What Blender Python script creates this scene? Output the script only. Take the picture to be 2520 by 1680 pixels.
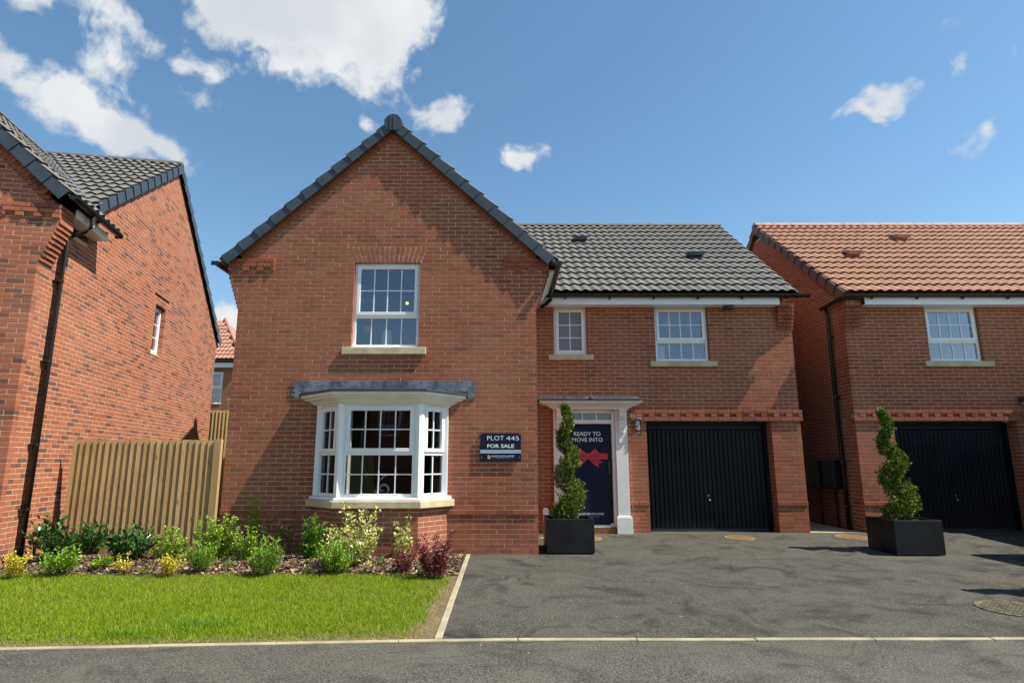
import bpy, bmesh, math, random
import numpy as np
from mathutils import Vector, Matrix

random.seed(7); rng = np.random.default_rng(11)
S = bpy.context.scene
for o in list(bpy.data.objects): bpy.data.objects.remove(o)
COL = S.collection
R = math.radians

# ------------------------------------------------------------------ camera
PITCH, FOC, CAMH = R(11.2), 1500/2520, 1.40
cd = bpy.data.cameras.new('camera'); cam = bpy.data.objects.new('camera', cd); COL.objects.link(cam)
cd.sensor_width = 36; cd.lens = 36*FOC; cd.shift_x = 17/2520; cd.clip_start = .05; cd.clip_end = 4000
cam.location = (0, 0, CAMH); cam.rotation_euler = (R(90)+PITCH, 0, 0)
S.camera = cam
CAM = Vector((0, 0, CAMH))

def ray(px, py):
    a = (px-1243)/1500; b = (py-840)/1500
    return Vector((a, math.cos(PITCH)+b*math.sin(PITCH), math.sin(PITCH)-b*math.cos(PITCH)))
def spot(px, py, Y):
    d = ray(px, py); k = Y/d.y
    return d.x*k, CAMH+d.z*k
def onground(px, py, z):
    d = ray(px, py); k = (z-CAMH)/d.z
    return d.x*k, d.y*k

# ------------------------------------------------------------------ light
SUN = Vector((1.45, -.33, 2.14)).normalized()
EXPO = 0.78
SKY_STRENGTH = .080
sd = bpy.data.lights.new('sun', 'SUN'); sd.energy = 5.0; sd.angle = R(.5); sd.color = (1, .94, .83)
so = bpy.data.objects.new('sun', sd); COL.objects.link(so); so.rotation_euler = SUN.to_track_quat('Z', 'Y').to_euler()
S.view_settings.view_transform = 'Standard'; S.view_settings.look = 'None'
S.view_settings.gamma = 1; S.view_settings.use_curve_mapping = False; S.view_settings.exposure = EXPO
S.render.engine = 'CYCLES'

# node helper
class NT:
    def __init__(s, tree): s.t = tree; tree.nodes.clear()
    def n(s, kind, props=None, **inp):
        nd = s.t.nodes.new(kind)
        for k, v in (props or {}).items(): setattr(nd, k, v)
        for k, v in inp.items():
            key = int(k[1:]) if k[0] == '_' and k[1:].isdigit() else k.replace('_', ' ')
            s.put(nd, key, v)
        return nd
    def put(s, nd, key, v):
        sock = nd.inputs[key]
        if isinstance(v, bpy.types.Node): v = v.outputs[0]
        if isinstance(v, bpy.types.NodeSocket): s.t.links.new(v, sock)
        else:
            if sock.type == 'RGBA' and len(v) == 3: v = (*v, 1)
            sock.default_value = v
    def m(s, op, a, b=0.0, c=None, clamp=False):
        nd = s.t.nodes.new('ShaderNodeMath'); nd.operation = op; nd.use_clamp = clamp
        s.put(nd, 0, a); s.put(nd, 1, b)
        if c is not None: s.put(nd, 2, c)
        return nd.outputs[0]
    def mix(s, f, a, b, mode='MIX'):
        nd = s.t.nodes.new('ShaderNodeMix'); nd.data_type = 'RGBA'; nd.blend_type = mode
        s.put(nd, 0, f); s.put(nd, 6, a); s.put(nd, 7, b)
        return nd.outputs[2]
    def ramp(s, f, stops, interp='LINEAR'):
        nd = s.t.nodes.new('ShaderNodeValToRGB'); nd.color_ramp.interpolation = interp
        e = nd.color_ramp.elements
        while len(e) < len(stops): e.new(.5)
        for el, (p, c) in zip(e, stops): el.position = p; el.color = (*c, 1) if not isinstance(c, float) else (c, c, c, 1)
        s.put(nd, 0, f); return nd.outputs[0]
    def rng(s, v, a, b, c, d, interp='SMOOTHSTEP'):
        nd = s.t.nodes.new('ShaderNodeMapRange'); nd.interpolation_type = interp
        for i, x in enumerate((v, a, b, c, d)): s.put(nd, i, x)
        return nd.outputs[0]
    def noise(s, vec, scale, detail=3, rough=.55, dist=0.0):
        nd = s.t.nodes.new('ShaderNodeTexNoise'); s.put(nd, 'Scale', scale); s.put(nd, 'Detail', detail)
        s.put(nd, 'Roughness', rough); s.put(nd, 'Distortion', dist)
        if vec is not None: s.put(nd, 'Vector', vec)
        return nd

# ------------------------------------------------------------------ sky with clouds
W = bpy.data.worlds.new('World'); S.world = W; W.use_nodes = True
t = NT(W.node_tree)
sky = t.n('ShaderNodeTexSky', {'sky_type': 'NISHITA', 'sun_disc': False, 'sun_elevation': math.asin(SUN.z),
          'sun_rotation': math.atan2(SUN.x, SUN.y), 'altitude': 60, 'air_density': 1.0, 'dust_density': .35, 'ozone_density': 1.3})
tc = t.n('ShaderNodeTexCoord'); D = tc.outputs['Generated']
wn = t.noise(D, 5, 4, .6)
off = t.n('ShaderNodeVectorMath', {'operation': 'SUBTRACT'}, _0=wn.outputs['Color'], _1=(.5, .5, .5))
sc = t.n('ShaderNodeVectorMath', {'operation': 'SCALE'}, _0=off); sc.inputs['Scale'].default_value = .14
wp = t.n('ShaderNodeVectorMath', {'operation': 'ADD'}, _0=D, _1=sc).outputs[0]
CL = [  # px, py, half width, half height, tilt, weight
 (680, 5, 250, 105, 12, 1.1), (850, 75, 205, 140, 30, 1.1), (735, 170, 85, 75, 50, .9), (975, 120, 75, 85, 20, .85),
 (500, 140, 110, 42, 5, .7), (900, 10, 170, 120, 0, 1.1),
 (90, 195, 250, 95, 28, .88), (250, 270, 210, 85, 28, .95), (385, 350, 125, 50, 30, .95), (265, 130, 95, 140, -10, .78), (60, 115, 150, 75, 20, .62),
 (200, 5, 230, 70, 0, .75), (520, 250, 120, 95, 20, .55), (360, 250, 60, 70, 0, .6),
 (1085, 298, 88, 58, 0, .98), (897, 318, 45, 38, 0, .7), (1330, 388, 95, 40, 5, .85), (1262, 400, 50, 22, 0, .6), (660, 400, 45, 40, 0, .4),
 (2170, 262, 78, 38, 15, .68), (2370, 175, 66, 46, 0, .62), (2440, 335, 90, 46, -5, .74), (2320, 82, 60, 30, 0, .5), (2500, 182, 60, 45, 0, .6),
 (555, 835, 75, 90, 0, 1.15), (2540, 550, 150, 12, 0, .7)]
M_ = None
for px, py, a, b, tilt, wgt in CL:
    d = ray(px, py); L = d.length; d = d.normalized()
    mp = t.n('ShaderNodeMapping', {'vector_type': 'TEXTURE'}, Vector=wp, Location=tuple(d), Rotation=(0, R(tilt), 0),
             Scale=(a/1500/L*1.36, .5, b/1500/L*1.36))
    gr = t.n('ShaderNodeTexGradient', {'gradient_type': 'SPHERICAL'}, Vector=mp)
    g1 = t.m('MULTIPLY', t.m('POWER', gr.outputs['Fac'], .55), wgt)
    M_ = g1 if M_ is None else t.m('SMOOTH_MAX', M_, g1, .06)
sep = t.n('ShaderNodeSeparateXYZ', Vector=D)
back = t.m('MULTIPLY', t.rng(sep.outputs[1], .15, -.35, 0, 1), .42)
M_ = t.m('MAXIMUM', M_, back)
f1 = t.noise(wp, 7, 9, .62, .3).outputs[0]
f2 = t.noise(D, 22, 6, .6, .2).outputs[0]
dens = t.m('ADD', t.m('MULTIPLY', t.m('SUBTRACT', f1, .5), 2.9), t.m('MULTIPLY', t.m('SUBTRACT', f2, .5), 1.3))
dens = t.m('ADD', dens, t.m('SUBTRACT', t.m('MULTIPLY', M_, 2.1), .98))
dens = t.m('MULTIPLY', t.rng(dens, .0, .62, 0, 1), t.rng(M_, .02, .3, 0, 1))
shade = t.rng(t.noise(wp, 4.5, 5, .5).outputs[0], .35, .68, 0, 1)
ccol = t.mix(shade, (4.9, 5.2, 5.6), (6.6, 6.7, 6.75))
hsv = t.n('ShaderNodeHueSaturation', Color=sky.outputs[0], Saturation=1.12, Hue=.490, Value=1.27)
fin = t.mix(dens, hsv.outputs[0], ccol)
bg = t.n('ShaderNodeBackground', Color=fin, Strength=SKY_STRENGTH)
out = t.n('ShaderNodeOutputWorld', Surface=bg)
W.cycles.sampling_method = 'MANUAL'; W.cycles.sample_map_resolution = 512

# ------------------------------------------------------------------ materials
def mat(name):
    m = bpy.data.materials.new(name); m.use_nodes = True
    return m, NT(m.node_tree)
def fin_mat(t, col, rough=.6, bump=None, bd=.01, metal=0.0, spec=.5, extra=None):
    b = t.n('ShaderNodeBsdfPrincipled', Base_Color=col, Roughness=rough, Metallic=metal)
    b.inputs['Specular IOR Level'].default_value = spec
    for k, v in (extra or {}).items(): t.put(b, k, v)
    if bump is not None:
        bn = t.n('ShaderNodeBump', Height=bump, Strength=1.0, Distance=bd); t.put(b, 'Normal', bn)
    t.n('ShaderNodeOutputMaterial', Surface=b); return b
def plain(name, col, rough=.5, var=.08, scale=6, bump=0, bs=80, metal=0.0, spec=.5):
    m, t = mat(name); pos = t.n('ShaderNodeNewGeometry').outputs['Position']
    n = t.noise(pos, scale, 5).outputs[0]
    lo = tuple(c*(1-var*2) for c in col); hi = tuple(min(1, c*(1+var)) for c in col)
    c = t.mix(t.rng(n, .3, .7, 0, 1), lo, hi)
    fin_mat(t, c, rough, t.noise(pos, bs, 3).outputs[0] if bump else None, bump or .01, metal, spec)
    return m
def rndv(t):
    g = t.n('ShaderNodeNewGeometry'); o = t.n('ShaderNodeObjectInfo')
    return t.m('FRACT', t.m('ADD', g.outputs['Random Per Island'], o.outputs['Random'])), g.outputs['Position']
def brickmat(name, stops, blotch=(.10, .04, .03), bf=.35):
    m, t = mat(name); r, pos = rndv(t)
    c = t.ramp(r, stops)
    n1 = t.noise(pos, 14, 5, .65).outputs[0]
    c = t.mix(t.m('MULTIPLY', t.rng(n1, .45, .72, 0, 1), bf), c, blotch)
    n3 = t.noise(pos, .8, 4, .6).outputs[0]
    c = t.mix(t.rng(n3, .35, .7, 0, .28), c, (.42, .19, .11))
    ef = t.noise(pos, 2.3, 6, .72).outputs[0]; c = t.mix(t.rng(ef, .58, .78, 0, .34), c, (.44, .30, .24))
    dk = t.noise(pos, 1.3, 5, .7, .4).outputs[0]; c = t.mix(t.rng(dk, .56, .74, 0, .38), c, (.15, .055, .035))
    n2 = t.noise(pos, 120, 4, .7).outputs[0]
    c = t.mix(t.rng(n2, .6, .8, 0, .35), c, (.45, .26, .17))
    h = t.m('ADD', t.m('MULTIPLY', n1, .7), t.m('MULTIPLY', n2, .4))
    fin_mat(t, c, .88, h, .0022, spec=.25); return m
RED = brickmat('red_brick', [(0, (.245, .070, .034)), (.3, (.32, .093, .046)), (.55, (.285, .080, .040)), (.8, (.35, .106, .053)), (.95, (.245, .070, .038)), (1, (.185, .058, .037))])
MIX = brickmat('mixed_brick', [(0, (.14, .054, .044)), (.06, (.17, .062, .047)), (.11, (.33, .100, .050)), (.45, (.40, .128, .062)), (.72, (.35, .106, .052)), (.85, (.28, .090, .056)), (.93, (.18, .068, .052)), (1, (.13, .052, .044))], bf=.2)
MORTAR = plain('mortar_buff', (.48, .41, .285), .95, .12, 9, .001, 160, spec=.2)
MORTAR2 = plain('mortar_cream', (.56, .46, .31), .95, .12, 9, .001, 160, spec=.2)
def tilemat(name, a, b, stain):
    m, t = mat(name); r, pos = rndv(t)
    c = t.mix(r, a, b)
    n1 = t.noise(pos, 3.2, 5, .6).outputs[0]; n2 = t.noise(pos, 140, 3, .7).outputs[0]
    c = t.mix(t.rng(n1, .45, .75, 0, .3), c, stain)
    c = t.mix(t.rng(n2, .35, .75, 0, .25), c, tuple(x*.5 for x in a))
    fin_mat(t, c, .75, n2, .002, spec=.3); return m
TGREY = tilemat('grey_tile', (.118, .115, .107), (.145, .140, .129), (.092, .090, .085))
TRED = tilemat('terracotta_tile', (.33, .163, .103), (.38, .193, .127), (.28, .133, .087))
CAPG = plain('slate_grey_trim', (.045, .058, .07), .42, .10, 5, .001, 60)
CAPR = plain('brown_trim', (.12, .06, .05), .6, .1, 5)
RIDGEG = plain('grey_ridge', (.12, .12, .115), .7, .12, 7, .002, 90)
RIDGER = plain('red_ridge', (.42, .2, .15), .7, .12, 7, .002, 90)
UPVC = plain('white_upvc', (.85, .85, .84), .32, .02, 3)
WHITE = plain('white_paint', (.76, .74, .71), .4, .03, 4)
STONE = plain('cast_stone', (.55, .47, .30), .85, .10, 5, .002, 120, spec=.3)
BLACK = plain('black_plastic', (.012, .012, .013), .3, .1, 5)
def leadmat():
    m, t = mat('lead_sheet'); pos = t.n('ShaderNodeNewGeometry').outputs['Position']
    mp = t.n('ShaderNodeMapping', Vector=pos, Scale=(3.2, 3.2, 1.6)); n = t.noise(mp, 2.2, 5, .6, .3).outputs[0]; n2 = t.noise(pos, 22, 4).outputs[0]
    c = t.mix(t.rng(n, .36, .74, 0, 1), (.12, .13, .155), (.29, .32, .37))
    fin_mat(t, c, t.rng(n2, .3, .7, .35, .6), n2, .006, .35); return m
LEAD = leadmat()
GDOOR = plain('garage_black', (.006, .0078, .011), .42, .25, 4, .0006, 50, spec=.22)
NAVY = plain('navy_print', (.010, .0155, .036), .55, .05, 3, spec=.15)
NAVYD = plain('dark_navy_print', (.008, .010, .02), .3, .05, 3)
PWHITE = plain('white_print', (.78, .80, .83), .4, .02, 3)
PBLUE = plain('pale_blue_print', (.25, .38, .52), .4, .02, 3)
PRED = plain('red_print', (.62, .05, .07), .55, .05, 8, spec=.2)
PREDD = plain('dark_red_print', (.24, .025, .035), .4, .05, 8)
GOLD = plain('gold_print', (.55, .40, .14), .45, .1, 40)
STEEL = plain('bright_steel', (.62, .62, .62), .25, .04, 5, metal=1.0)
PLANTER = plain('planter_black', (.009, .0095, .011), .45, .35, 3, .001, 60, spec=.3)
SOIL = plain('dark_soil', (.05, .036, .025), .95, .2, 20, .01, 60)
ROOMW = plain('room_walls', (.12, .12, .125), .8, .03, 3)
CURT = plain('curtain_cloth', (.42, .41, .38), .9, .05, 3)
CERAM = plain('white_ceramic', (.78, .79, .8), .25, .02, 3)
SKIRT = plain('dark_metal', (.03, .035, .04), .35, .1, 5)
def glassmat(name, lo=.055, k=1.4, tint=.88, wavy=0):
    m, t = mat(name)
    fr = t.n('ShaderNodeFresnel', IOR=1.5)
    f = t.m('ADD', t.m('MULTIPLY', fr, k), lo, clamp=True)
    gl = t.n('ShaderNodeBsdfGlossy', Color=(.93, .95, 1, 1), Roughness=0.0 if not wavy else .12)
    tr = t.n('ShaderNodeBsdfTransparent', Color=(tint, tint*1.01, tint*1.03, 1))
    pos = t.n('ShaderNodeNewGeometry').outputs['Position']
    h = t.noise(pos, 60 if wavy else 1.6, 1).outputs[0]
    bn = t.n('ShaderNodeBump', Height=h, Strength=1.0, Distance=.02 if wavy else .0035); t.put(gl, 'Normal', bn)
    base = tr
    if wavy:
        df = t.n('ShaderNodeBsdfDiffuse', Color=(.22, .26, .30, 1)); mx = t.n('ShaderNodeMixShader', Fac=.6); t.put(mx, 1, tr); t.put(mx, 2, df); base = mx
    mx = t.n('ShaderNodeMixShader', Fac=f); t.put(mx, 1, base); t.put(mx, 2, gl)
    t.n('ShaderNodeOutputMaterial', Surface=mx); return m
GLASS = glassmat('window_glass'); GLASS2 = glassmat('bay_glass', .015, 1.1, .9); FROST = glassmat('frosted_glass', wavy=1); CLEAR = glassmat('clear_lantern_glass', .03, 1.0, .92)
def woodmat(name, a, b, knot):
    m, t = mat(name); r, pos = rndv(t)
    c = t.mix(r, a, b)
    mp = t.n('ShaderNodeMapping', Vector=pos, Scale=(1, 1, .07))
    rv = t.n('ShaderNodeCombineXYZ', X=t.m('MULTIPLY', r, 37.0), Y=t.m('MULTIPLY', r, 11.0), Z=0.0)
    ad = t.n('ShaderNodeVectorMath', {'operation': 'ADD'}, _0=mp, _1=rv)
    g = t.noise(ad, 60, 5, .6, .8).outputs[0]
    c = t.mix(t.rng(g, .35, .7, 0, .55), c, tuple(x*.62 for x in a))
    mp2 = t.n('ShaderNodeMapping', Vector=pos, Scale=(8.5, 8.5, 2.6)); vo = t.n('ShaderNodeTexVoronoi', Vector=mp2, Scale=1.0)
    c = t.mix(t.rng(vo.outputs['Distance'], .05, .15, .75, 0), c, knot)
    n = t.noise(pos, 1.6, 4).outputs[0]
    c = t.mix(t.rng(n, .4, .75, 0, .35), c, tuple(x*1.25 for x in b))
    fin_mat(t, c, .85, g, .003, spec=.25); return m
WOOD = woodmat('treated_timber', (.39, .245, .098), (.47, .31, .135), (.11, .06, .022))
WOOD2 = woodmat('pale_timber', (.42, .33, .13), (.5, .4, .17), (.16, .1, .04))
def asphalt(name, lo, hi, smear, grit=1.0):
    m, t = mat(name); pos = t.n('ShaderNodeNewGeometry').outputs['Position']
    f = t.noise(pos, 150, 4, .9).outputs[0]; md = t.noise(pos, 46, 4, .7).outputs[0]
    big = t.noise(pos, 1.1, 5, .62, .9).outputs[0]
    f2 = t.noise(pos, 58, 3, .95).outputs[0]
    c = t.mix(t.rng(f, .42, .60, 0, 1), lo, hi); c = t.mix(t.rng(f2, .50, .62, 0, .75), c, tuple(x*1.6 for x in hi)); c = t.mix(t.rng(f2, .49, .39, 0, .85), c, tuple(x*.6 for x in lo))
    c = t.mix(t.rng(big, .38, .70, 0, .38), c, tuple(x*1.15 for x in hi))
    c = t.mix(t.rng(md, .48, .72, 0, .3), c, tuple(x*.45 for x in lo))
    # scuffed arcs left by turning tyres and the paver: warped contour lines of a slow noise
    w = t.noise(pos, .55, 2, .5).outputs['Color']
    sub = t.n('ShaderNodeVectorMath', {'operation': 'SCALE'}, _0=w); sub.inputs['Scale'].default_value = 3.2
    ps = t.n('ShaderNodeVectorMath', {'operation': 'ADD'}, _0=pos, _1=sub)
    mp = t.n('ShaderNodeMapping', Vector=ps, Scale=(.55, 1.0, 1))
    for k, (scl, wd) in enumerate(((.8, .020), (1.3, .026), (.45, .013), (2.1, .03))):
        cn = t.noise(mp, scl, 1.5, .4).outputs[0]
        band = t.rng(t.m('ABSOLUTE', t.m('SUBTRACT', cn, .5+.035*k)), 0, wd*2.8, 1, 0)
        msk = t.rng(t.noise(pos, .9+k*.4, 3).outputs[0], .46, .68, 0, .85)
        c = t.mix(t.m('MULTIPLY', band, t.m('MULTIPLY', msk, smear)), c, tuple(x*.55 for x in lo))
    for k, scl in enumerate((.65, 1.05, 1.6)):
        cn = t.noise(mp, scl, 1.2, .4, .4).outputs[0]
        band = t.rng(t.m('ABSOLUTE', t.m('SUBTRACT', cn, .46+.04*k)), 0, .014+.006*k, 1, 0)
        msk = t.rng(t.noise(pos, 1.2+k*.3, 3).outputs[0], .47, .62, 0, .60)
        c = t.mix(t.m('MULTIPLY', band, t.m('MULTIPLY', msk, smear)), c, tuple(x*.5 for x in lo))
    sp = t.n('ShaderNodeTexVoronoi', Vector=pos, Scale=9.0)
    c = t.mix(t.rng(sp.outputs['Distance'], .012, .03, .5, 0), c, (.5, .48, .42))
    fin_mat(t, c, .88, t.m('ADD', f2, t.m('MULTIPLY', md, .6)), .010, spec=.3); return m
ASPH = asphalt('asphalt_drive', (.020, .0195, .0165), (.105, .099, .081), .75)
ASPR = asphalt('asphalt_road', (.025, .024, .021), (.128, .121, .100), .5)
def groundmat(name, cols, scale, bump):
    m, t = mat(name); pos = t.n('ShaderNodeNewGeometry').outputs['Position']
    n = t.noise(pos, scale, 6, .7).outputs[0]; n2 = t.noise(pos, scale*9, 4, .7).outputs[0]
    c = t.mix(t.rng(n, .3, .7, 0, 1), cols[0], cols[1]); c = t.mix(t.rng(n2, .4, .7, 0, .6), c, cols[2])
    fin_mat(t, c, .95, n2, bump, spec=.2); return m
SOILM = groundmat('dry_soil', ((.17, .12, .065), (.26, .19, .10), (.10, .075, .04)), 6, .02)
MULCHB = groundmat('mulch_base', ((.06, .042, .03), (.11, .075, .05), (.03, .022, .016)), 14, .03)
FAR = groundmat('far_ground', ((.07, .09, .035), (.10, .10, .05), (.05, .06, .03)), 1, .02)
SLAB = plain('paving_slab', (.36, .31, .19), .9, .12, 4, .002, 90)
KERB = plain('kerb_concrete', (.34, .30, .20), .9, .14, 3, .003, 110, spec=.2)
def leafmat(name, stops, rough=.45, trans=.25):
    m, t = mat(name); r, pos = rndv(t)
    c = t.ramp(r, stops)
    b = t.n('ShaderNodeBsdfPrincipled', Base_Color=c, Roughness=rough); b.inputs['Specular IOR Level'].default_value = .35
    tl = t.n('ShaderNodeBsdfTranslucent', Color=c); mx = t.n('ShaderNodeMixShader', Fac=trans); t.put(mx, 1, b); t.put(mx, 2, tl)
    t.n('ShaderNodeOutputMaterial', Surface=mx); return m
L_GRASS = leafmat('grass_blade', [(0, (.13, .23, .004)), (.5, (.25, .38, .006)), (.85, (.36, .46, .015)), (.95, (.42, .42, .10)), (1, (.48, .42, .18))], .65, .45)
L_GRASSD = leafmat('dark_grass_blade', [(0, (.06, .17, .006)), (1, (.15, .31, .012))], .6, .3)
L_DRY = leafmat('dry_grass_blade', [(0, (.30, .26, .10)), (.6, (.40, .33, .15)), (1, (.17, .20, .04))], .8, .2)
L_LAUREL = leafmat('laurel_leaf', [(0, (.018, .055, .014)), (.6, (.035, .10, .022)), (1, (.08, .17, .03))], .22, .12)
L_LIME = leafmat('lime_leaf', [(0, (.12, .23, .02)), (.6, (.26, .40, .03)), (1, (.42, .52, .06))])
L_MID = leafmat('mid_green_leaf', [(0, (.06, .15, .012)), (.6, (.13, .27, .02)), (1, (.24, .38, .04))])
L_FEATH = leafmat('bright_green_leaf', [(0, (.09, .20, .012)), (.6, (.20, .36, .025)), (1, (.34, .48, .05))])
L_YEL = leafmat('yellow_leaf', [(0, (.55, .46, .02)), (.6, (.72, .60, .05)), (1, (.38, .42, .03))])
L_VAR = leafmat('variegated_leaf', [(0, (.10, .20, .03)), (.35, (.42, .45, .10)), (.7, (.66, .62, .22)), (1, (.72, .70, .38))])
L_PURP = leafmat('purple_leaf', [(0, (.08, .018, .025)), (.6, (.20, .04, .055)), (1, (.36, .10, .10))])
L_BRONZE = leafmat('bronze_leaf', [(0, (.10, .14, .03)), (.5, (.30, .11, .03)), (1, (.38, .22, .06))])
L_CON = leafmat('conifer_frond', [(0, (.012, .035, .010)), (.35, (.035, .08, .014)), (.65, (.12, .19, .022)), (.88, (.30, .36, .04)), (1, (.50, .50, .08))], .6, .2)
TWIG = plain('twig_brown', (.10, .06, .04), .9, .2, 30)
TWIGR = plain('twig_red', (.22, .05, .04), .8, .2, 30)
def chipmat():
    m, t = mat('bark_chip'); r, pos = rndv(t)
    c = t.ramp(r, [(0, (.045, .028, .017)), (.35, (.11, .07, .042)), (.7, (.23, .155, .095)), (.92, (.36, .26, .17)), (1, (.5, .40, .28))])
    fin_mat(t, c, .9, spec=.2); return m
CHIP = chipmat()

# ------------------------------------------------------------------ mesh helpers
WM = {}
def attach(o, parent):
    if parent is not None:
        o.parent = parent; o.matrix_parent_inverse = WM.get(parent.name, Matrix()).inverted()
def mesh(name, v, f, m, smooth=False, recalc=True):
    me = bpy.data.meshes.new(name); me.from_pydata([tuple(p) for p in v], [], f)
    if recalc:
        bm = bmesh.new(); bm.from_mesh(me); bmesh.ops.recalc_face_normals(bm, faces=bm.faces); bm.to_mesh(me); bm.free()
    me.materials.append(m)
    me.polygons.foreach_set('use_smooth', [bool(smooth)]*len(me.polygons))
    return me
def obj(name, me, parent=None, **props):
    o = bpy.data.objects.new(name, me); COL.objects.link(o); attach(o, parent)
    for k, v in props.items(): o[k] = v
    return o
def thing(name, label, cat, loc=(0, 0, 0), group=None):
    o = bpy.data.objects.new(name, None); COL.objects.link(o); o.location = loc; o.empty_display_size = .2
    o['label'] = label; o['category'] = cat
    if group: o['group'] = group
    WM[o.name] = Matrix.Translation(loc); return o
class MB:
    def __init__(s): s.v = []; s.f = []
    def poly(s, pts): n = len(s.v); s.v += [Vector(p) for p in pts]; s.f.append(tuple(range(n, n+len(pts))))
    def hexa(s, b, tp):
        n = len(s.v); s.v += [Vector(p) for p in b]+[Vector(p) for p in tp]
        for q in ((0, 3, 2, 1), (4, 5, 6, 7), (0, 1, 5, 4), (1, 2, 6, 5), (2, 3, 7, 6), (3, 0, 4, 7)): s.f.append(tuple(n+i for i in q))
    def box(s, x0, x1, y0, y1, z0, z1):
        s.hexa([(x0, y0, z0), (x1, y0, z0), (x1, y1, z0), (x0, y1, z0)], [(x0, y0, z1), (x1, y0, z1), (x1, y1, z1), (x0, y1, z1)])
    def prism(s, pts, d, z=None):   # pts: 3D polygon, extruded by vector d
        n = len(s.v); k = len(pts); d = Vector(d); s.v += [Vector(p) for p in pts]+[Vector(p)+d for p in pts]
        s.f.append(tuple(range(n, n+k))); s.f.append(tuple(range(n+2*k-1, n+k-1, -1)))
        for i in range(k): j = (i+1) % k; s.f.append((n+i, n+j, n+k+j, n+k+i))
    def ring(s, x0, x1, z0, z1, w, y0, y1, b=None):  # rectangular frame
        b = w if b is None else b
        s.box(x0, x0+w, y0, y1, z0, z1); s.box(x1-w, x1, y0, y1, z0, z1)
        s.box(x0+w, x1-w, y0, y1, z1-w, z1); s.box(x0+w, x1-w, y0, y1, z0, z0+b)
    def tube(s, pts, r, n=8, cap=True):
        pts = [Vector(p) for p in pts]; rs = r if isinstance(r, (list, tuple)) else [r]*len(pts); base = len(s.v)
        for i, p in enumerate(pts):
            d = (pts[min(i+1, len(pts)-1)]-pts[max(i-1, 0)]).normalized()
            a = d.cross(Vector((0, 0, 1))) if abs(d.z) < .9 else d.cross(Vector((1, 0, 0)))
            a.normalize(); b = d.cross(a)
            for k in range(n):
                th = 2*math.pi*k/n; s.v.append(p+rs[i]*(math.cos(th)*a+math.sin(th)*b))
        for i in range(len(pts)-1):
            for k in range(n):
                q = (k+1) % n; s.f.append((base+i*n+k, base+i*n+q, base+(i+1)*n+q, base+(i+1)*n+k))
        if cap:
            s.f.append(tuple(base+k for k in range(n-1, -1, -1))); e = base+(len(pts)-1)*n; s.f.append(tuple(e+k for k in range(n)))
    def lathe(s, prof, c, n=20):
        base = len(s.v)
        for r, z in prof:
            for k in range(n): th = 2*math.pi*k/n; s.v.append(Vector((c[0]+r*math.cos(th), c[1]+r*math.sin(th), c[2]+z)))
        for i in range(len(prof)-1):
            for k in range(n): q = (k+1) % n; s.f.append((base+i*n+k, base+i*n+q, base+(i+1)*n+q, base+(i+1)*n+k))
        s.f.append(tuple(base+k for k in range(n-1, -1, -1))); e = base+(len(prof)-1)*n; s.f.append(tuple(e+k for k in range(n)))
    def build(s, name, m, parent=None, M=None, bevel=0, smooth=False, **props):
        v = [M @ p for p in s.v] if M is not None else s.v
        o = obj(name, mesh(name, v, s.f, m, smooth), parent, **props)
        if bevel:
            b = o.modifiers.new('bevel', 'BEVEL'); b.width = bevel; b.segments = 2; b.limit_method = 'ANGLE'
        return o
I4 = Matrix()
def bulk(name, verts, faces_n, m, parent=None, **props):
    """verts (N,k,3) array, faces as index tuples inside each island"""
    N, k, _ = verts.shape; me = bpy.data.meshes.new(name)
    fl = [len(f) for f in faces_n]; idx = np.concatenate([np.array(f) for f in faces_n])
    me.vertices.add(N*k); me.vertices.foreach_set('co', verts.reshape(-1).astype(np.float32))
    al = (idx[None, :]+(np.arange(N)*k)[:, None]).reshape(-1)
    me.loops.add(len(al)); me.loops.foreach_set('vertex_index', al.astype(np.int32))
    tot = np.tile(np.array(fl), N); st = np.concatenate([[0], np.cumsum(tot)[:-1]])
    me.polygons.add(len(tot)); me.polygons.foreach_set('loop_start', st.astype(np.int32)); me.polygons.foreach_set('loop_total', tot.astype(np.int32))
    me.update(calc_edges=True); me.materials.append(m); me.polygons.foreach_set('use_smooth', np.zeros(len(tot), dtype=bool))
    return obj(name, me, parent, **props)

# ------------------------------------------------------------------ brickwork
CH, BH, BL = .067, .0575, .2155
Z0 = .057
BF = [(0, 1, 2, 3), (0, 4, 5, 1), (1, 5, 6, 2), (2, 6, 7, 3), (3, 7, 4, 0), (4, 8, 9, 5), (5, 9, 10, 6), (6, 10, 11, 7), (7, 11, 8, 4)]
def brickverts(L, H, dep, j):
    e = .0018; h = L/2; k = H/2
    a = [(-h+e, -.0012, -k+e), (h-e, -.0012, -k+e), (h-e, -.0012, k-e), (-h+e, -.0012, k-e)]
    b = [(-h, 0, -k), (h, 0, -k), (h, 0, k), (-h, 0, k)]
    c = [(-h, dep, -k), (h, dep, -k), (h, dep, k), (-h, dep, k)]
    out = []
    for i, p in enumerate(a+b+c):
        q = j[i % 4] if i < 8 else (0, 0, 0)
        out.append((p[0]+q[0], p[1]+q[1], p[2]+q[2]))
    return out
JIT = [[(random.uniform(-.0018, .0018), random.uniform(-.0006, .0005), random.uniform(-.0014, .0014)) for _ in range(4)] for _ in range(12)]
BRICKS = []
def addbrick(wall, mt, M, O, u, n, s0, s1, z0, z1, proud=0.0, dep=.1, up=(0, 0, 1)):
    if s1-s0 < .018: return
    u = Vector(u); n = Vector(n); up = Vector(up)
    c = Vector(O)+u*((s0+s1)/2)+up*((z0+z1)/2)+n*(proud+random.uniform(-.0003, .0006))
    BRICKS.append((wall, mt, M @ c, M.to_3x3() @ u, M.to_3x3() @ n, M.to_3x3() @ up, s1-s0, z1-z0, dep+proud))
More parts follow.
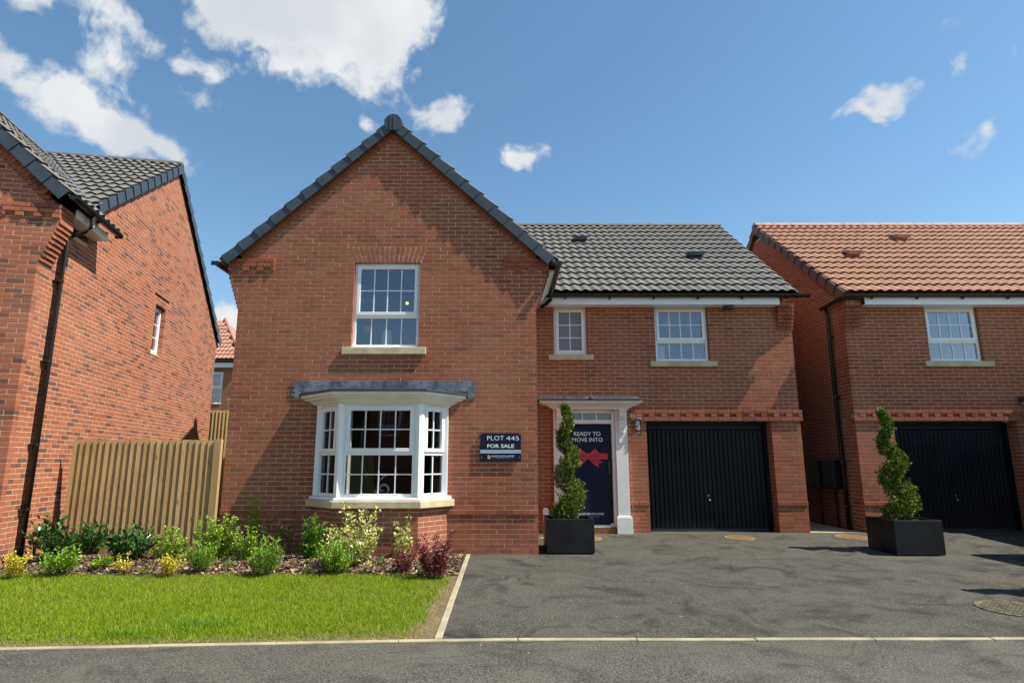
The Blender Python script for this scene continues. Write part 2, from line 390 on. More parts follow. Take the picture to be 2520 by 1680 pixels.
def flush_bricks(limit=300):
    global BRICKS
    sc = []
    fwd = Vector((0, math.cos(PITCH), math.sin(PITCH))); upv = Vector((0, -math.sin(PITCH), math.cos(PITCH)))
    for i, b in enumerate(BRICKS):
        d = b[2]-CAM; z = d.dot(fwd); s = 0
        if z > .5 and b[4].dot(-d) > 0:
            x = d.x/z*1500+1243; y = 840-d.dot(upv)/z*1500
            if 0 < x < 2520 and 0 < y < 1680: s = b[6]*b[7]*b[4].dot(-d.normalized())/d.length_squared
        sc.append((-s, i))
    sc.sort(); top = {i for s, i in sc[:limit] if s < 0}
    cache = {}; rest = {}
    for i, (wall, mt, c, u, n, up, L, H, dep) in enumerate(BRICKS):
        rot = Matrix((u, -n, up)).transposed()
        k = i % 12
        if i in top:
            key = (round(L, 4), round(H, 3), round(dep, 2), k % 4, mt.name)
            if key not in cache: cache[key] = mesh('brick', brickverts(L, H, dep, JIT[k % 4]), BF, mt)
            o = obj('brick', cache[key]); M = rot.to_4x4(); M.translation = c; o.parent = wall; o.matrix_parent_inverse = WM.get(wall.name, Matrix()).inverted(); o.matrix_basis = M
        else:
            A = np.array(brickverts(L, H, dep, JIT[k])) @ np.array(rot).T+np.array(c)
            rest.setdefault((wall.name, mt.name), []).append(A)
    for (wn_, mn), lst in rest.items():
        bulk('brickwork', np.array(lst), BF, bpy.data.materials[mn], bpy.data.objects[wn_], kind='stuff')
    BRICKS = []
def cut(iv, a, b):
    out = []
    for s, e in iv:
        if b <= s or a >= e: out.append((s, e))
        else:
            if a > s: out.append((s, a))
            if b < e: out.append((b, e))
    return out
def wall(house, M, O, u, n, outline, zlo, zhi, holes=(), bholes=(), breaks=(), mt=RED, mm=MORTAR, proud=None, dep=.1, half=0, label=None, lay=True, name='wall', zb=Z0):
    """mortar body of trapezoid prisms + stretcher bond bricks; outline(z)->(s0,s1); holes (s0,s1,z0,z1)"""
    O = Vector(O); u = Vector(u); n = Vector(n); zz = Vector((0, 0, 1))
    br = sorted({zlo, zhi, *[h[2]-.003 for h in holes], *[h[3]+.003 for h in holes], *breaks}); br = [z for z in br if zlo <= z <= zhi]
    mb = MB()
    for za, zb_ in zip(br[:-1], br[1:]):
        if zb_-za < 1e-4: continue
        a0, a1 = outline(za+1e-4); b0, b1 = outline(zb_-1e-4); a0 += .003; b0 += .003; a1 -= .003; b1 -= .003
        mid = (za+zb_)/2; cuts = [(h[0]-.003, h[1]+.003) for h in holes if h[2]-.003 < mid < h[3]+.003]
        iv = [(min(a0, b0), max(a1, b1))]
        for c in cuts: iv = cut(iv, *c)
        for s, e in iv:
            q = []
            for zq, l, r in ((za, a0, a1), (zb_, b0, b1)):
                q.append((max(s, l) if s > min(a0, b0)+1e-6 else l, min(e, r) if e < max(a1, b1)-1e-6 else r))
            P = [O+u*q[0][0]+zz*za, O+u*q[0][1]+zz*za, O+u*q[1][1]+zz*zb_, O+u*q[1][0]+zz*zb_]
            mb.prism([p-n*.0009 for p in P], -n*(dep-.003))
    w = mb.build(name, mm, house, M)
    if label: w['label'] = label
    if not lay: return w
    i0 = int(math.ceil((zlo-zb)/CH-.3)); i1 = int((zhi-zb)/CH+.2)
    for i in range(i0, i1+1):
        z = zb+i*CH; zt = z+BH; zm = (z+zt)/2
        if zt > zhi+.02: continue
        s0, s1 = outline(min(zt, zhi-.001)); pr, dp = (proud(i, None) if proud else (0, dep)) if callable(proud) else (0, dep)
        iv = [(s0, s1)]
        for h in list(holes)+list(bholes):
            ov = min(zt, h[3])-max(z, h[2])
            if ov > .3*BH: iv = cut(iv, h[0], h[1])
        offs = (BL+.0095)/2*((i+half) % 2); P = BL+.0095
        for a, b in iv:
            k = math.floor((a-offs)/P)
            while True:
                x0 = k*P+offs; x1 = x0+BL; k += 1
                if x0 >= b: break
                xa, xb = max(x0, a), min(x1, b)
                # swallow slivers at ends
                if xa-a < .0385 and xa > a: xa = a
                if b-xb < .0385: xb = b
                if xb-xa < .028: continue
                addbrick(w, mt, M, O, u, n, xa, xb, z, zt, pr, dp)
                if xb == b: break
    return w

# ------------------------------------------------------------------ roofs
def tilemesh(name, m, w=.36, g=.325, amp=.032, seg=12):
    v = []; f = []; ov = .045; th = .038
    def prof(x):
        p = (x/w*2) % 1.0
        return amp*(.5-.5*math.cos(2*math.pi*(p**.82)))
    for i in range(seg+1):
        x = i*w/seg; z = prof(min(x, w-1e-6) if i < seg else 0)
        v += [(x, 0, z+th), (x, g+ov, z), (x, .006, z+th-.014), (x, .05, z-.004)]
    for i in range(seg):
        a = i*4; b = a+4
        f += [(a, b, b+1, a+1), (a+2, b+2, b, a), (a+3, b+3, b+2, a+2)]
    v2 = mesh(name, v, f, m, recalc=False)
    return v2
def tiles(roof, M, O, u, w_, nrows, g, tw, m, inside, smin, smax, name='tile', reserve=300, count=[0]):
    """O eave corner, u along the eave, w_ unit up the slope; inside(s,row)->bool"""
    u = Vector(u).normalized(); w_ = Vector(w_).normalized(); n = u.cross(w_)
    me = tilemesh(name, m, tw, g); rot = (M.to_3x3() @ Matrix((u, w_, n)).transposed()).to_4x4(); rest = []
    base = np.array([tuple(q.co) for q in me.vertices]); fs = [tuple(p.vertices) for p in me.polygons]; k = 0; objs = []
    fwd = Vector((0, math.cos(PITCH), math.sin(PITCH)))
    for r in range(nrows):
        s = smin
        while s < smax-.05:
            if inside(s+tw/2, r):
                P = M @ (Vector(O)+u*s+w_*(r*g)+n*random.uniform(-.0015, .0015)); MM = rot.copy(); MM.translation = P
                d = P-CAM; z = d.dot(fwd); x = d.x/z*1500+1243 if z > .2 else -1e4
                vis = -30 < x < 2530 and (rot.to_3x3() @ Vector((0, 0, 1))).dot(-d) > 0 and count[0] < reserve
                if vis: count[0] += 1; objs.append(MM)
                else: rest.append(base @ np.array(rot.to_3x3()).T+np.array(P))
            s += tw
    for MM in objs:
        o = obj(name, me, roof); o.matrix_basis = MM
    if rest: bulk('tiling', np.array(rest), fs, m, roof, kind='stuff')
def verge(house, M, P0, P1, out, n, m, side=.16, name='verge_cap', topw=.12):
    P0 = Vector(P0); P1 = Vector(P1); out = Vector(out).normalized(); d = (P1-P0); L = d.length; d.normalize()
    nn = out.cross(d); nn = nn if nn.z > 0 else -nn; g = L/n
    me = None
    for i in range(n):
        mb = MB(); o0 = P0+d*(g*i)
        a = [o0+out*.030+nn*.012, o0+d*(g+.04)+out*.012-nn*.012, o0+d*(g+.04)+out*.012-nn*(side+.0), o0+out*.030-nn*(side-.0)]
        mb.prism(a, -out*.012)
        b = [o0+out*.029+nn*.0115, o0+d*(g+.04)+out*.011-nn*.0125, o0+d*(g+.04)-out*topw-nn*.0125, o0-out*topw+nn*.0115]
        mb.prism(b, -nn*.010)
        mb.build(name, m, house, M, bevel=.003)
def halfround(mb, A, B, r, n=8, t=.004):
    """open gutter trough from A to B"""
    A = Vector(A); B = Vector(B); d = (B-A).normalized(); s = d.cross(Vector((0, 0, 1))).normalized(); base = len(mb.v)
    for P in (A, B):
        for rr in (r, r-t):
            for k in range(n+1):
                th = math.pi+math.pi*k/n; mb.v.append(P+s*rr*math.cos(th)+Vector((0, 0, rr*math.sin(th)*.95)))
    q = n+1
    for k in range(n):
        mb.f += [(base+k, base+k+1, base+2*q+k+1, base+2*q+k), (base+q+k, base+3*q+k, base+3*q+k+1, base+q+k+1)]
    mb.f.append(tuple(base+k for k in range(q))); mb.f.append(tuple(base+2*q+k for k in range(q-1, -1, -1)))
def gutter(house, M, A, B, r=.055, brackets=0):
    mb = MB(); halfround(mb, A, B, r); g = mb.build('gutter', BLACK, house, M)
    A = Vector(A); B = Vector(B); d = (B-A).normalized(); s = d.cross(Vector((0, 0, 1)))
    for k in range(brackets):
        p = A+(B-A)*((k+.6)/(brackets+.1)); b = MB()
        b.prism([p-d*.018+s*(r+.004)+Vector((0, 0, .004)), p-d*.018-s*(r+.004)+Vector((0, 0, .004)), p-d*.018-s*(r*.3)-Vector((0, 0, r+.028)), p-d*.018+s*(r*.1)-Vector((0, 0, r+.012))], d*.036)
        b.build('gutter_bracket', BLACK, g, M)
    return g
def ridge(house, M, A, B, r, m, L=.45, name='ridge_tile', shape=0):
    A = Vector(A); B = Vector(B); d = (B-A); n = max(1, round(d.length/L)); d = d/n; s = d.normalized().cross(Vector((0, 0, 1)))
    for k in range(n):
        mb = MB(); p0 = A+d*k+d*.004; p1 = A+d*(k+1)-d*.012; base = 0; N = 7
        for P, rr in ((p0, r), (p1, r*.96)):
            for j in range(N):
                th = math.pi*(j/(N-1)); mb.v.append(P+s*rr*math.cos(th)*1.15+Vector((0, 0, rr*math.sin(th)*.8-rr*.45)))
        for j in range(N-1): mb.f.append((j, j+1, N+j+1, N+j))
        mb.f.append(tuple(range(N))); mb.f.append(tuple(range(2*N-1, N-1, -1)))
        mb.build(name, m, house, M)

# ------------------------------------------------------------------ windows
def window(house, M, x0, x1, z0, z1, split=.62, cols=4, rt=2, rb=2, setb=.065, glass=GLASS, stone=None, label=None, sill=True, fw=.048, horn=True, room=True, head=True):
    """M maps local x right, y into the wall, z up (world metres on that wall)"""
    f = MB(); y = setb; f.ring(x0, x1, z0, z1, fw, y, y+.065, fw*.9)
    if head: f.box(x0+.004, x1-.004, y-.006, y+.05, z1-.018, z1-.002)
    zs = z0+(z1-z0)*(1-split) if rb else None
    if rb: f.box(x0+fw, x1-fw, y+.004, y+.062, zs-.028, zs+.028)
    w = f.build('window', UPVC, house, M, bevel=.004)
    if label: w['label'] = label
    def light(a, b, c, d, nr, sash):
        yy = y
        if sash:
            s = MB(); s.ring(a-.008, b+.008, c-.008, d+.008, .05, y-.016, y+.04); s.build('sash', UPVC, w, M, bevel=.004); a += .042; b -= .042; c += .042; d -= .042; yy = y-.004
        p = MB(); p.box(a-.005, b+.005, yy+.026, yy+.030, c-.005, d+.005); p.build('pane', glass, w, M)
        for k in range(1, cols):
            q = MB(); xx = a+(b-a)*k/cols; q.box(xx-.008, xx+.008, yy+.017, yy+.036, c, d); q.build('glazing_bar', UPVC, w, M)
        for k in range(1, nr):
            q = MB(); zz = c+(d-c)*k/nr; q.box(a, b, yy+.0185, yy+.0345, zz-.008, zz+.008); q.build('glazing_bar', UPVC, w, M)
    if rb:
        light(x0+fw, x1-fw, zs+.028, z1-fw, rt, True); light(x0+fw, x1-fw, z0+fw*.9, zs-.028, rb, False)
    else: light(x0+fw, x1-fw, z0+fw, z1-fw, rt, True)
    if sill:
        q = MB(); q.box(x0-.012, x1+.012, y-.055, y+.02, z0-.028, z0+.004); q.build('sill', UPVC, w, M, bevel=.004)
    if stone:
        a, b, c, d = stone; q = MB(); q.box(a, b, -.048, .09, c, d); q.build('stone_sill', STONE, w, M, bevel=.006)
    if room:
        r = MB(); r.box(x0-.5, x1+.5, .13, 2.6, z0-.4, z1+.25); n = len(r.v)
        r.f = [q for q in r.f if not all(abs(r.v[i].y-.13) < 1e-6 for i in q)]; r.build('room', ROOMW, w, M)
    return w
def text(name, body, x0, x1, z0, z1, y, m, parent, bold=0.0, M=I4, wide=1):
    c = bpy.data.curves.new(name, 'FONT'); c.body = body; c.size = 1; c.offset = bold; c.extrude = .004; c.resolution_u = 3
    tmp = bpy.data.objects.new(name, c); COL.objects.link(tmp); dg = bpy.context.evaluated_depsgraph_get()
    me = bpy.data.meshes.new_from_object(tmp.evaluated_get(dg)); bpy.data.objects.remove(tmp)
    co = np.array([tuple(v.co) for v in me.vertices]); mn, mx = co.min(0), co.max(0)
    sx = (x1-x0)/(mx[0]-mn[0]); sz = (z1-z0)/(mx[1]-mn[1])
    for v in me.vertices:
        v.co = M @ Vector((x0+(v.co.x-mn[0])*sx, y-v.co.z*.25, z0+(v.co.y-mn[1])*sz))
    me.materials.clear(); me.materials.append(m); return obj(name, me, parent)
# ------------------------------------------------------------------ ground
def gz(y):
    P = [(-40, -.02), (0, 0), (5.0, .02), (7.6, .07), (9.17, .09), (11.08, .183), (400, .19)]
    for (a, za), (b, zb) in zip(P[:-1], P[1:]):
        if y <= b: return za+(zb-za)*(y-a)/(b-a)
    return P[-1][1]
YS = [-40, 0, 5.0, 7.6, 9.17, 11.08, 400]
def sheet(name, m, x0, x1, y0, y1, dz, kind='structure', xf=None, parent=None, step=None):
    ys = sorted({y0, y1, *[y for y in YS if y0 < y < y1]}); v = []; f = []
    for y in ys:
        a = x0(y) if callable(x0) else x0; b = x1(y) if callable(x1) else x1
        v += [(a, y, gz(y)+dz), (b, y, gz(y)+dz)]
    for i in range(len(ys)-1): f.append((2*i, 2*i+1, 2*i+3, 2*i+2))
    return obj(name, mesh(name, v, f, m, recalc=False), parent, kind=kind)
def kerby(x):   # front line of the edging along the road
    P = [(-60, 1.5), (-8, 4.62), (-3.75, 4.87), (-.45, 5.08), (0, 5.095), (60, 5.4)]
    for (a, ya), (b, yb) in zip(P[:-1], P[1:]):
        if x <= b: return ya+(yb-ya)*(x-a)/(b-a)
    return 5.4
sheet('ground', FAR, -400, 400, -40, 400, -.05)
def road_piece(name, m, xs, far, near, dz):
    v = []; f = []
    for x in xs:
        a = near(x); b = far(x); v += [(x, a, gz(a)+dz), (x, b, gz(b)+dz)]
    for i in range(len(xs)-1): f.append((2*i, 2*i+2, 2*i+3, 2*i+1))
    return obj(name, mesh(name, v, f, m, recalc=False), None, kind='structure')
road_piece('road', ASPR, [-40, -8, -3.75, -.45, 0, 40], lambda x: kerby(x)+.002, lambda x: -2.2, .012)
v = []; f = []
ys = [5.1, 7.6, 9.17, 11.08, 12.0]
for y in ys: v += [(-.50, y, gz(y)+.012), (5.34 if y < 11.1 else 5.34, y, gz(y)+.012), (6.3, y, gz(y)+.012), (40, y, gz(y)+.012)]
v[0] = (-.50, 5.09, gz(5.09)+.012); v[1] = (5.34, 5.17, gz(5.1)+.012); v[2] = (6.3, 5.18, gz(5.1)+.012); v[3] = (40, 5.35, gz(5.1)+.012)
for i in range(4):
    for j in range(3):
        if i == 3 and j == 1: continue
        f.append((i*4+j, i*4+j+1, i*4+j+5, i*4+j+4))
obj('driveway', mesh('driveway', v, f, ASPH, recalc=False), None, kind='structure')
sheet('garden_path', SLAB, 5.34, 6.3, 11.08, 20, .016)
for k in range(12):
    pass
sheet('soil', SOILM, lambda y: -30, lambda y: -.545, kerby(-.45)+.03, 7.9, .006)
# triangle of soil left of the straight sheet where the edging swings towards the road
v = [(-30, 3.3, gz(3.3)+.004), (-.545, 5.13, gz(5.1)+.004), (-30, 5.13, gz(5.1)+.004)]
obj('soil', mesh('soil', v, [(0, 1, 2)], SOILM, recalc=False), None, kind='structure')
# planting bed, gently mounded
v = []; f = []; nx, ny = 60, 16; 
for j in range(ny+1):
    for i in range(nx+1):
        x = -12+(11.45)*i/nx; y = 7.55+(2.2)*j/ny
        h = .035*math.sin(math.pi*min(1, j/ny*1.3))+random.uniform(-.008, .008)+.015*math.sin(x*2.1)
        v.append((x, y, gz(y)+.008+max(-.004, h if 0 < j else -.01)))
for j in range(ny):
    for i in range(nx): a = j*(nx+1)+i; f.append((a, a+1, a+nx+2, a+nx+1))
obj('planting_bed', mesh('planting_bed', v, f, MULCHB, recalc=False), None, kind='structure')
# edging stones
ed = bpy.data.objects.new('kerb', None); COL.objects.link(ed); ed['kind'] = 'structure'; WM[ed.name] = I4
def edging(A, B, w, h=.012):
    mb = MB(); A = Vector(A); B = Vector(B); d = (B-A).normalized(); s = Vector((-d.y, d.x, 0))
    A = A+d*.003; B = B-d*.003; zt = h+random.uniform(-.002, .002)
    b = [A-s*w/2, B-s*w/2, B+s*w/2, A+s*w/2]
    lo = [Vector((p.x, p.y, gz(p.y)-.06)) for p in b]; hi = [Vector((p.x, p.y, gz(p.y)+.012+zt)) for p in b]
    mb.hexa(lo, hi); mb.build('edging_stone', KERB, ed, bevel=.006)
x = -9.2
while x < 9.5:
    x2 = x+.93
    edging((x, kerby(x)+.035, 0), (x2, kerby(x2)+.035, 0), .058); x = x2
y = kerby(-.5)+.075
while y < 9.1:
    y2 = min(y+.93, 9.16); edging((-.525+random.uniform(-.004, .004), y, 0), (-.527, y2, 0), .06); y = y2

# ------------------------------------------------------------------ lofted mouldings
def loft(prof, path, cap=True):
    """profile (outward, z) swept along a horizontal path, outward = to the right of travel"""
    mb = MB(); P = [Vector((p[0], p[1], 0)) for p in path]; n = len(prof)
    for i, p in enumerate(P):
        ds = []
        if i > 0: ds.append((P[i]-P[i-1]).normalized())
        if i < len(P)-1: ds.append((P[i+1]-P[i]).normalized())
        ns = [Vector((d.y, -d.x, 0)) for d in ds]
        if len(ns) == 2:
            m = (ns[0]+ns[1]).normalized(); m = m/m.dot(ns[0])
        elif i == 0 and cap == 'wall': m = Vector((-abs(1), 0, 0)); k = ns[0].dot(Vector((-1, 0, 0))); m = Vector((-1/k if abs(k) > .1 else 0, 0, 0))
        elif cap == 'wall': k = ns[0].dot(Vector((1, 0, 0))); m = Vector((1/k if abs(k) > .1 else 0, 0, 0))
        else: m = ns[0]
        for o, z in prof: mb.v.append(p+m*o+Vector((0, 0, z)))
    for i in range(len(P)-1):
        for j in range(n-1): a = i*n+j; mb.f.append((a, a+1, a+n+1, a+n))
        a = i*n+n-1; mb.f.append((a, i*n, i*n+n, a+n))
    mb.f.append(tuple(range(n))); mb.f.append(tuple((len(P)-1)*n+k for k in range(n-1, -1, -1)))
    return mb

# ================================================================== gable front shared by the houses
def gable_front(house, M, x0, x1, apx, slope, zap, zt, crow, holes=(), bholes=(), mt=RED, mm=MORTAR, label=None, dent=True):
    """zap outer verge apex height, zt top of the laid courses, crow first corbel row"""
    NC = 9; cz = Z0+CH*crow
    def out(z):
        c = max(0, min(NC, math.floor((z-cz)/CH)+1))*.0225
        h = (zt-z)/slope
        return max(x0-c, apx-h), min(x1+c, apx+h)
    dr = crow+NC; dl = x0+.52; drr = x1-.51
    bh = list(bholes)
    zA = Z0+CH*dr-.01; zB = Z0+CH*(dr+3)-.01
    bh += [(x0-1, dl, zA, zB), (drr, x1+1, zA, zB)]
    w = wall(house, M, (0, 0, 0), (1, 0, 0), (0, -1, 0), out, Z0-.03, zt, holes, bh, [cz+CH*k for k in range(NC+1)], mt, mm, proud=lambda i, x: (.018, .1) if i == 9 else (0, .1), label=label)
    O = Vector((0, 0, 0)); u = (1, 0, 0); n = (0, -1, 0)
    for a, b, sg in ((x0-.2, dl, 1), (drr, x1+.2, -1)):
        z = Z0+CH*dr
        addbrick(w, mt, M, O, u, n, a, b, z, z+BH, .0, .3)
        k = 0; x = a if sg > 0 else b
        while (x < b-.03 if sg > 0 else x > a+.03):
            p, q = (x, min(x+.10, b)) if sg > 0 else (max(x-.10, a), x)
            if k % 2 == 0: addbrick(w, mt, M, O, u, n, p, q, z+.001, z+BH-.001, .030, .02)
            x += sg*.112; k += 1
        for r in (1, 2):
            z = Z0+CH*(dr+r); x = a; L = BL if r == 1 else BL*.5
            hl = (zt+.16-z-BH)/slope
            while x < b-.02:
                q = min(x+L, b); L = BL
                if apx-hl < (x+q)/2 < apx+hl: addbrick(w, mt, M, O, u, n, max(x, apx-hl), min(q, apx+hl), z, z+BH, .030, .3)
                x = q+.0095
    # corbel returns on the sides
    for sx, nn, uu in ((x0, (-1, 0, 0), (0, -1, 0)), (x1, (1, 0, 0), (0, 1, 0))):
        for k in range(NC+3):
            z = Z0+CH*(crow+k); c = .0225*min(NC, k+1); X = sx+nn[0]*c
            s = (-.34, -.105) if nn[0] < 0 else (.105, .34)
            addbrick(w, mt, M, Vector((X, 0, 0)), uu, nn, s[0], s[1], z, z+BH, 0, .18)
    # brick on edge following the verge, on its own mortar bed
    for sg in (-1, 1):
        d = Vector((sg*1, 0, -slope)).normalized(); up = Vector((sg*slope, 0, 1)).normalized()
        A = Vector((apx, 0, zap)); L = ((x1-x0)/2+.235)/abs(d.x)
        uu = d if sg > 0 else -d
        k0 = .03
        while k0 < L-.16:
            s = (k0, k0+.058) if sg > 0 else (-k0-.058, -k0)
            addbrick(w, mt, M, A, uu, (0, -1, 0), s[0], s[1], -.245, -.10, .009, .1, up=tuple(up)); k0 += .067
        mb = MB(); a = A+d*.0-up*.262; b = A+d*(L-.26)-up*.262
        mb.prism([a, b, b+up*.20, a+up*.20], Vector((0, .09, 0))); mb.v = [p+Vector((0, .006, 0)) for p in mb.v]
        mb.build('wall', mm, house, M)
    return w, out
def gable_roof(house, M, apx, half, slope, zap, y0, yr, ny, zfoot, mcap, mtile, n=11, yv=1.9):
    for sg in (-1, 1):
        P0 = Vector((apx+sg*half, -.08, zap-slope*half)); P1 = Vector((apx+sg*.03, -.08, zap-.03*slope))
        verge(house, M, P0, P1, (0, -1, 0), n, mcap)
    mb = MB()
    for r, h in ((.125, 0), ):
        pts = []
        for k in range(11):
            th = math.pi*k/10; pts.append((apx+.145*math.cos(th), -.118, zap-.10+.155*math.sin(th)))
        pts.append((apx-.10, -.118, zap-.235)); pts.append((apx+.10, -.118, zap-.235))
        mb.prism(pts, (0, .12, 0))
    mb.box(apx-.045, apx-.030, -.13, -.1185, zap-.23, zap+.03); mb.box(apx+.012, apx+.027, -.13, -.1185, zap-.23, zap+.03)
    mb.build('ridge_end_cap', mcap, house, M, bevel=.004)

# ================================================================== the house for sale
MG = Matrix.Translation((0, 9.17, 0)); MW = Matrix.Translation((0, 11.08, 0))
H1 = thing('brick_house', 'red brick house with steep front gable, white bay window and navy banner on its door', 'house', (-1.8, 9.17, .09))
APX, SL, ZAP = -1.83, .92, 6.93
W1 = (-2.36, -1.33, Z0+CH*46-.006, Z0+CH*66)
BAYH = (-2.66, -.96, .80, 2.28)
ARCH = [(-2.385-.033*k, -1.305+.025*k, Z0+CH*(66+k)-.006, Z0+CH*(67+k)-.012) for k in range(4)]
wg, og = gable_front(H1, MG, -4.14, .48, APX, SL, ZAP, 6.64, 55, [W1, BAYH], [*ARCH, (-.31, -.085, .12, .18)])
# flared brick arch over the upper window
NA = 15; za, zb_ = Z0+CH*66+.004, Z0+CH*70-.012
for k in range(NA):
    xb = -2.365+(1.04)*(k+.5)/NA; xt = -2.488+(1.262)*(k+.5)/NA; d = Vector((xt-xb, 0, zb_-za)); L = d.length; up = d.normalized(); u = Vector((up.z, 0, -up.x))
    wk = .061+.010*.5
    sp = .52 if k % 2 else .40
    for a, b, wd in ((0, L*sp-.006, .054), (L*sp+.006, L, .064)):
        addbrick(wg, RED, MG, Vector((xb, 0, za)), u, (0, -1, 0), -wd/2, wd/2, a, b, .0015, .1, up=tuple(up))
gable_roof(H1, MG, APX, 2.60, SL, ZAP, 0, 0, 0, 0, CAPG, TGREY)
window(H1, MG, *W1, split=.635, cols=4, rt=2, rb=1, stone=(-2.49, -1.21, 3.012, 3.118), label='upper gable window with white stone-silled frame')
# weep vents
mb = MB()
for k in range(7): mb.box(-3.55+k*.62, -3.538+k*.62, -.004, .02, Z0+CH*72, Z0+CH*72+BH)
mb.box(-3.0, -2.99, -.004, .02, Z0+CH*68, Z0+CH*68+BH); mb.box(-.82, -.81, -.004, .02, Z0+CH*68, Z0+CH*68+BH)
mb.build('weep_vent', plain('vent_brown', (.10, .03, .025)), H1, MG)
ab = MB()
for k in range(8): ab.box(-.30+k*.026, -.288+k*.026, -.003, .05, Z0+CH*1+.002, Z0+CH*1+BH)
for k in range(4): ab.box(-.305, -.09, -.001, .045, Z0+CH*1+.003+k*.016, Z0+CH*1+.008+k*.016)
ab.build('air_brick', plain('air_brick_red', (.32, .09, .05)), H1, MG)
# other walls of the gabled wing and garage wing
full = lambda a, b: (lambda z: (a, b))
wall(H1, I4, (-4.14, 9.17, 0), (0, -1, 0), (-1, 0, 0), full(-8.4, -.101), 0, 4.42)
wall(H1, I4, (.48, 9.17, 0), (0, 1, 0), (1, 0, 0), full(.101, 1.905), 0, 4.42)
GH = (2.545, 4.80, .0, Z0+CH*31-.008); W2 = (.906, 1.52, 3.345, 4.32); W3 = (2.785, 3.775, 3.232, 4.32); DH = (1.075, 1.965, .0, 2.34)
ww = wall(H1, MW, (0, 0, 0), (1, 0, 0), (0, -1, 0), full(.483, 5.33), 0, 4.32, [GH, W2, W3, DH],
     [(2.265, 5.5, Z0+CH*31-.01, Z0+CH*34-.01), (5.06, 5.5, Z0+CH*56-.01, Z0+CH*63)], proud=lambda i, x: (.018, .1) if i == 9 else (0, .1))
def dentils(w, M, a, b, mt=RED):
    O = (0, 0, 0); u = (1, 0, 0); n = (0, -1, 0); P = BL+.0095
    for r in (31, 33):
        x = a-(.0 if r == 31 else 0)
        while x < b-.02:
            q = min(x+BL, b); addbrick(w, mt, M, O, u, n, x, q, Z0+CH*r, Z0+CH*r+BH, .032, .13); x = q+.0095
    x = a+.1; k = 0
    while x < b-.02:
        q = min(x+.103, b)
        if k % 2 == 0: addbrick(w, mt, M, O, u, n, x, q, Z0+CH*32, Z0+CH*32+BH, .032, .13)
        else: addbrick(w, mt, M, O, u, n, x-.005, q+.005, Z0+CH*32+.001, Z0+CH*32+BH-.001, -.0004, .07)
        x += .1125; k += 1
dentils(ww, MW, 2.27, 5.365)
def kneeler(w, M, a, b, mt=RED):
    for k in range(8):
        z = Z0+CH*(56+k); h = (b-a)*(.38 if k % 2 else .58)
        p = .020*min(k+1, 7)
        for s0, s1 in ((a, a+h-.005), (a+h+.005, b)): addbrick(w, mt, M, (0, 0, 0), (1, 0, 0), (0, -1, 0), s0, s1, z, z+BH, p, .16)
    mb = MB(); mb.box(a+.006, b-.006, -.14, .09, Z0+CH*63-.01, Z0+CH*64); mb.build('wall', MORTAR, H1 if w is ww else H3, M)
kneeler(ww, MW, 5.055, 5.345)
RS = .757
def sideout(z):
    if z < 4.33: return (.101, 6.7)
    a = (z-4.31)/RS-.25; return (max(.101, a), min(6.7, 6.74-a))
wall(H1, I4, (5.33, 11.08, 0), (0, 1, 0), (1, 0, 0), sideout, 0, 6.86, breaks=(4.33,))
mb = MB(); mb.box(-4.13, 5.32, 17.5, 17.75, 0, 4.4); mb.build('wall', RED, H1, label='plain rear wall')
# reveals of the garage opening are brick
def reveal(w, M, x, nn, z1, mt=RED):
    uu = (0, 1, 0) if nn > 0 else (0, -1, 0)
    for i in range(0, 32):
        z = Z0+CH*i
        if z < .12 or z > z1: continue
        s = (.104, .26) if nn > 0 else (-.26, -.104)
        addbrick(w, mt, M, (x, 0, 0), uu, (nn, 0, 0), s[0], s[1], z, z+BH, -.001, .08)
    mb = MB(); mb.box(x+(.006 if nn < 0 else -.09), x+(.09 if nn < 0 else -.006), .092, .30, 0, z1); mb.build('wall', MORTAR, H1 if M is MW else H3, M)
reveal(ww, MW, 4.80, -1, 2.11); reveal(ww, MW, 2.545, 1, 2.11)
window(H1, MW, W2[0]+.004, W2[1]-.004, W2[2], W2[3]-.065, cols=2, rt=3, rb=0, glass=FROST, stone=(.80, 1.63, 3.245, 3.345), label='narrow frosted window with six small panes')
window(H1, MW, W3[0]+.004, W3[1]-.004, W3[2], W3[3]-.06, split=.64, cols=4, rt=2, rb=1, stone=(2.665, 3.90, 3.12, 3.225), label='wide window with twelve panes over the garage')
# window packers up to the soffit
for a, b in ((W2[0], W2[1]), (W3[0], W3[1])):
    mb = MB(); mb.box(a+.004, b-.004, .05, .12, 4.245, 4.32); mb.build('head_trim', UPVC, H1, MW)

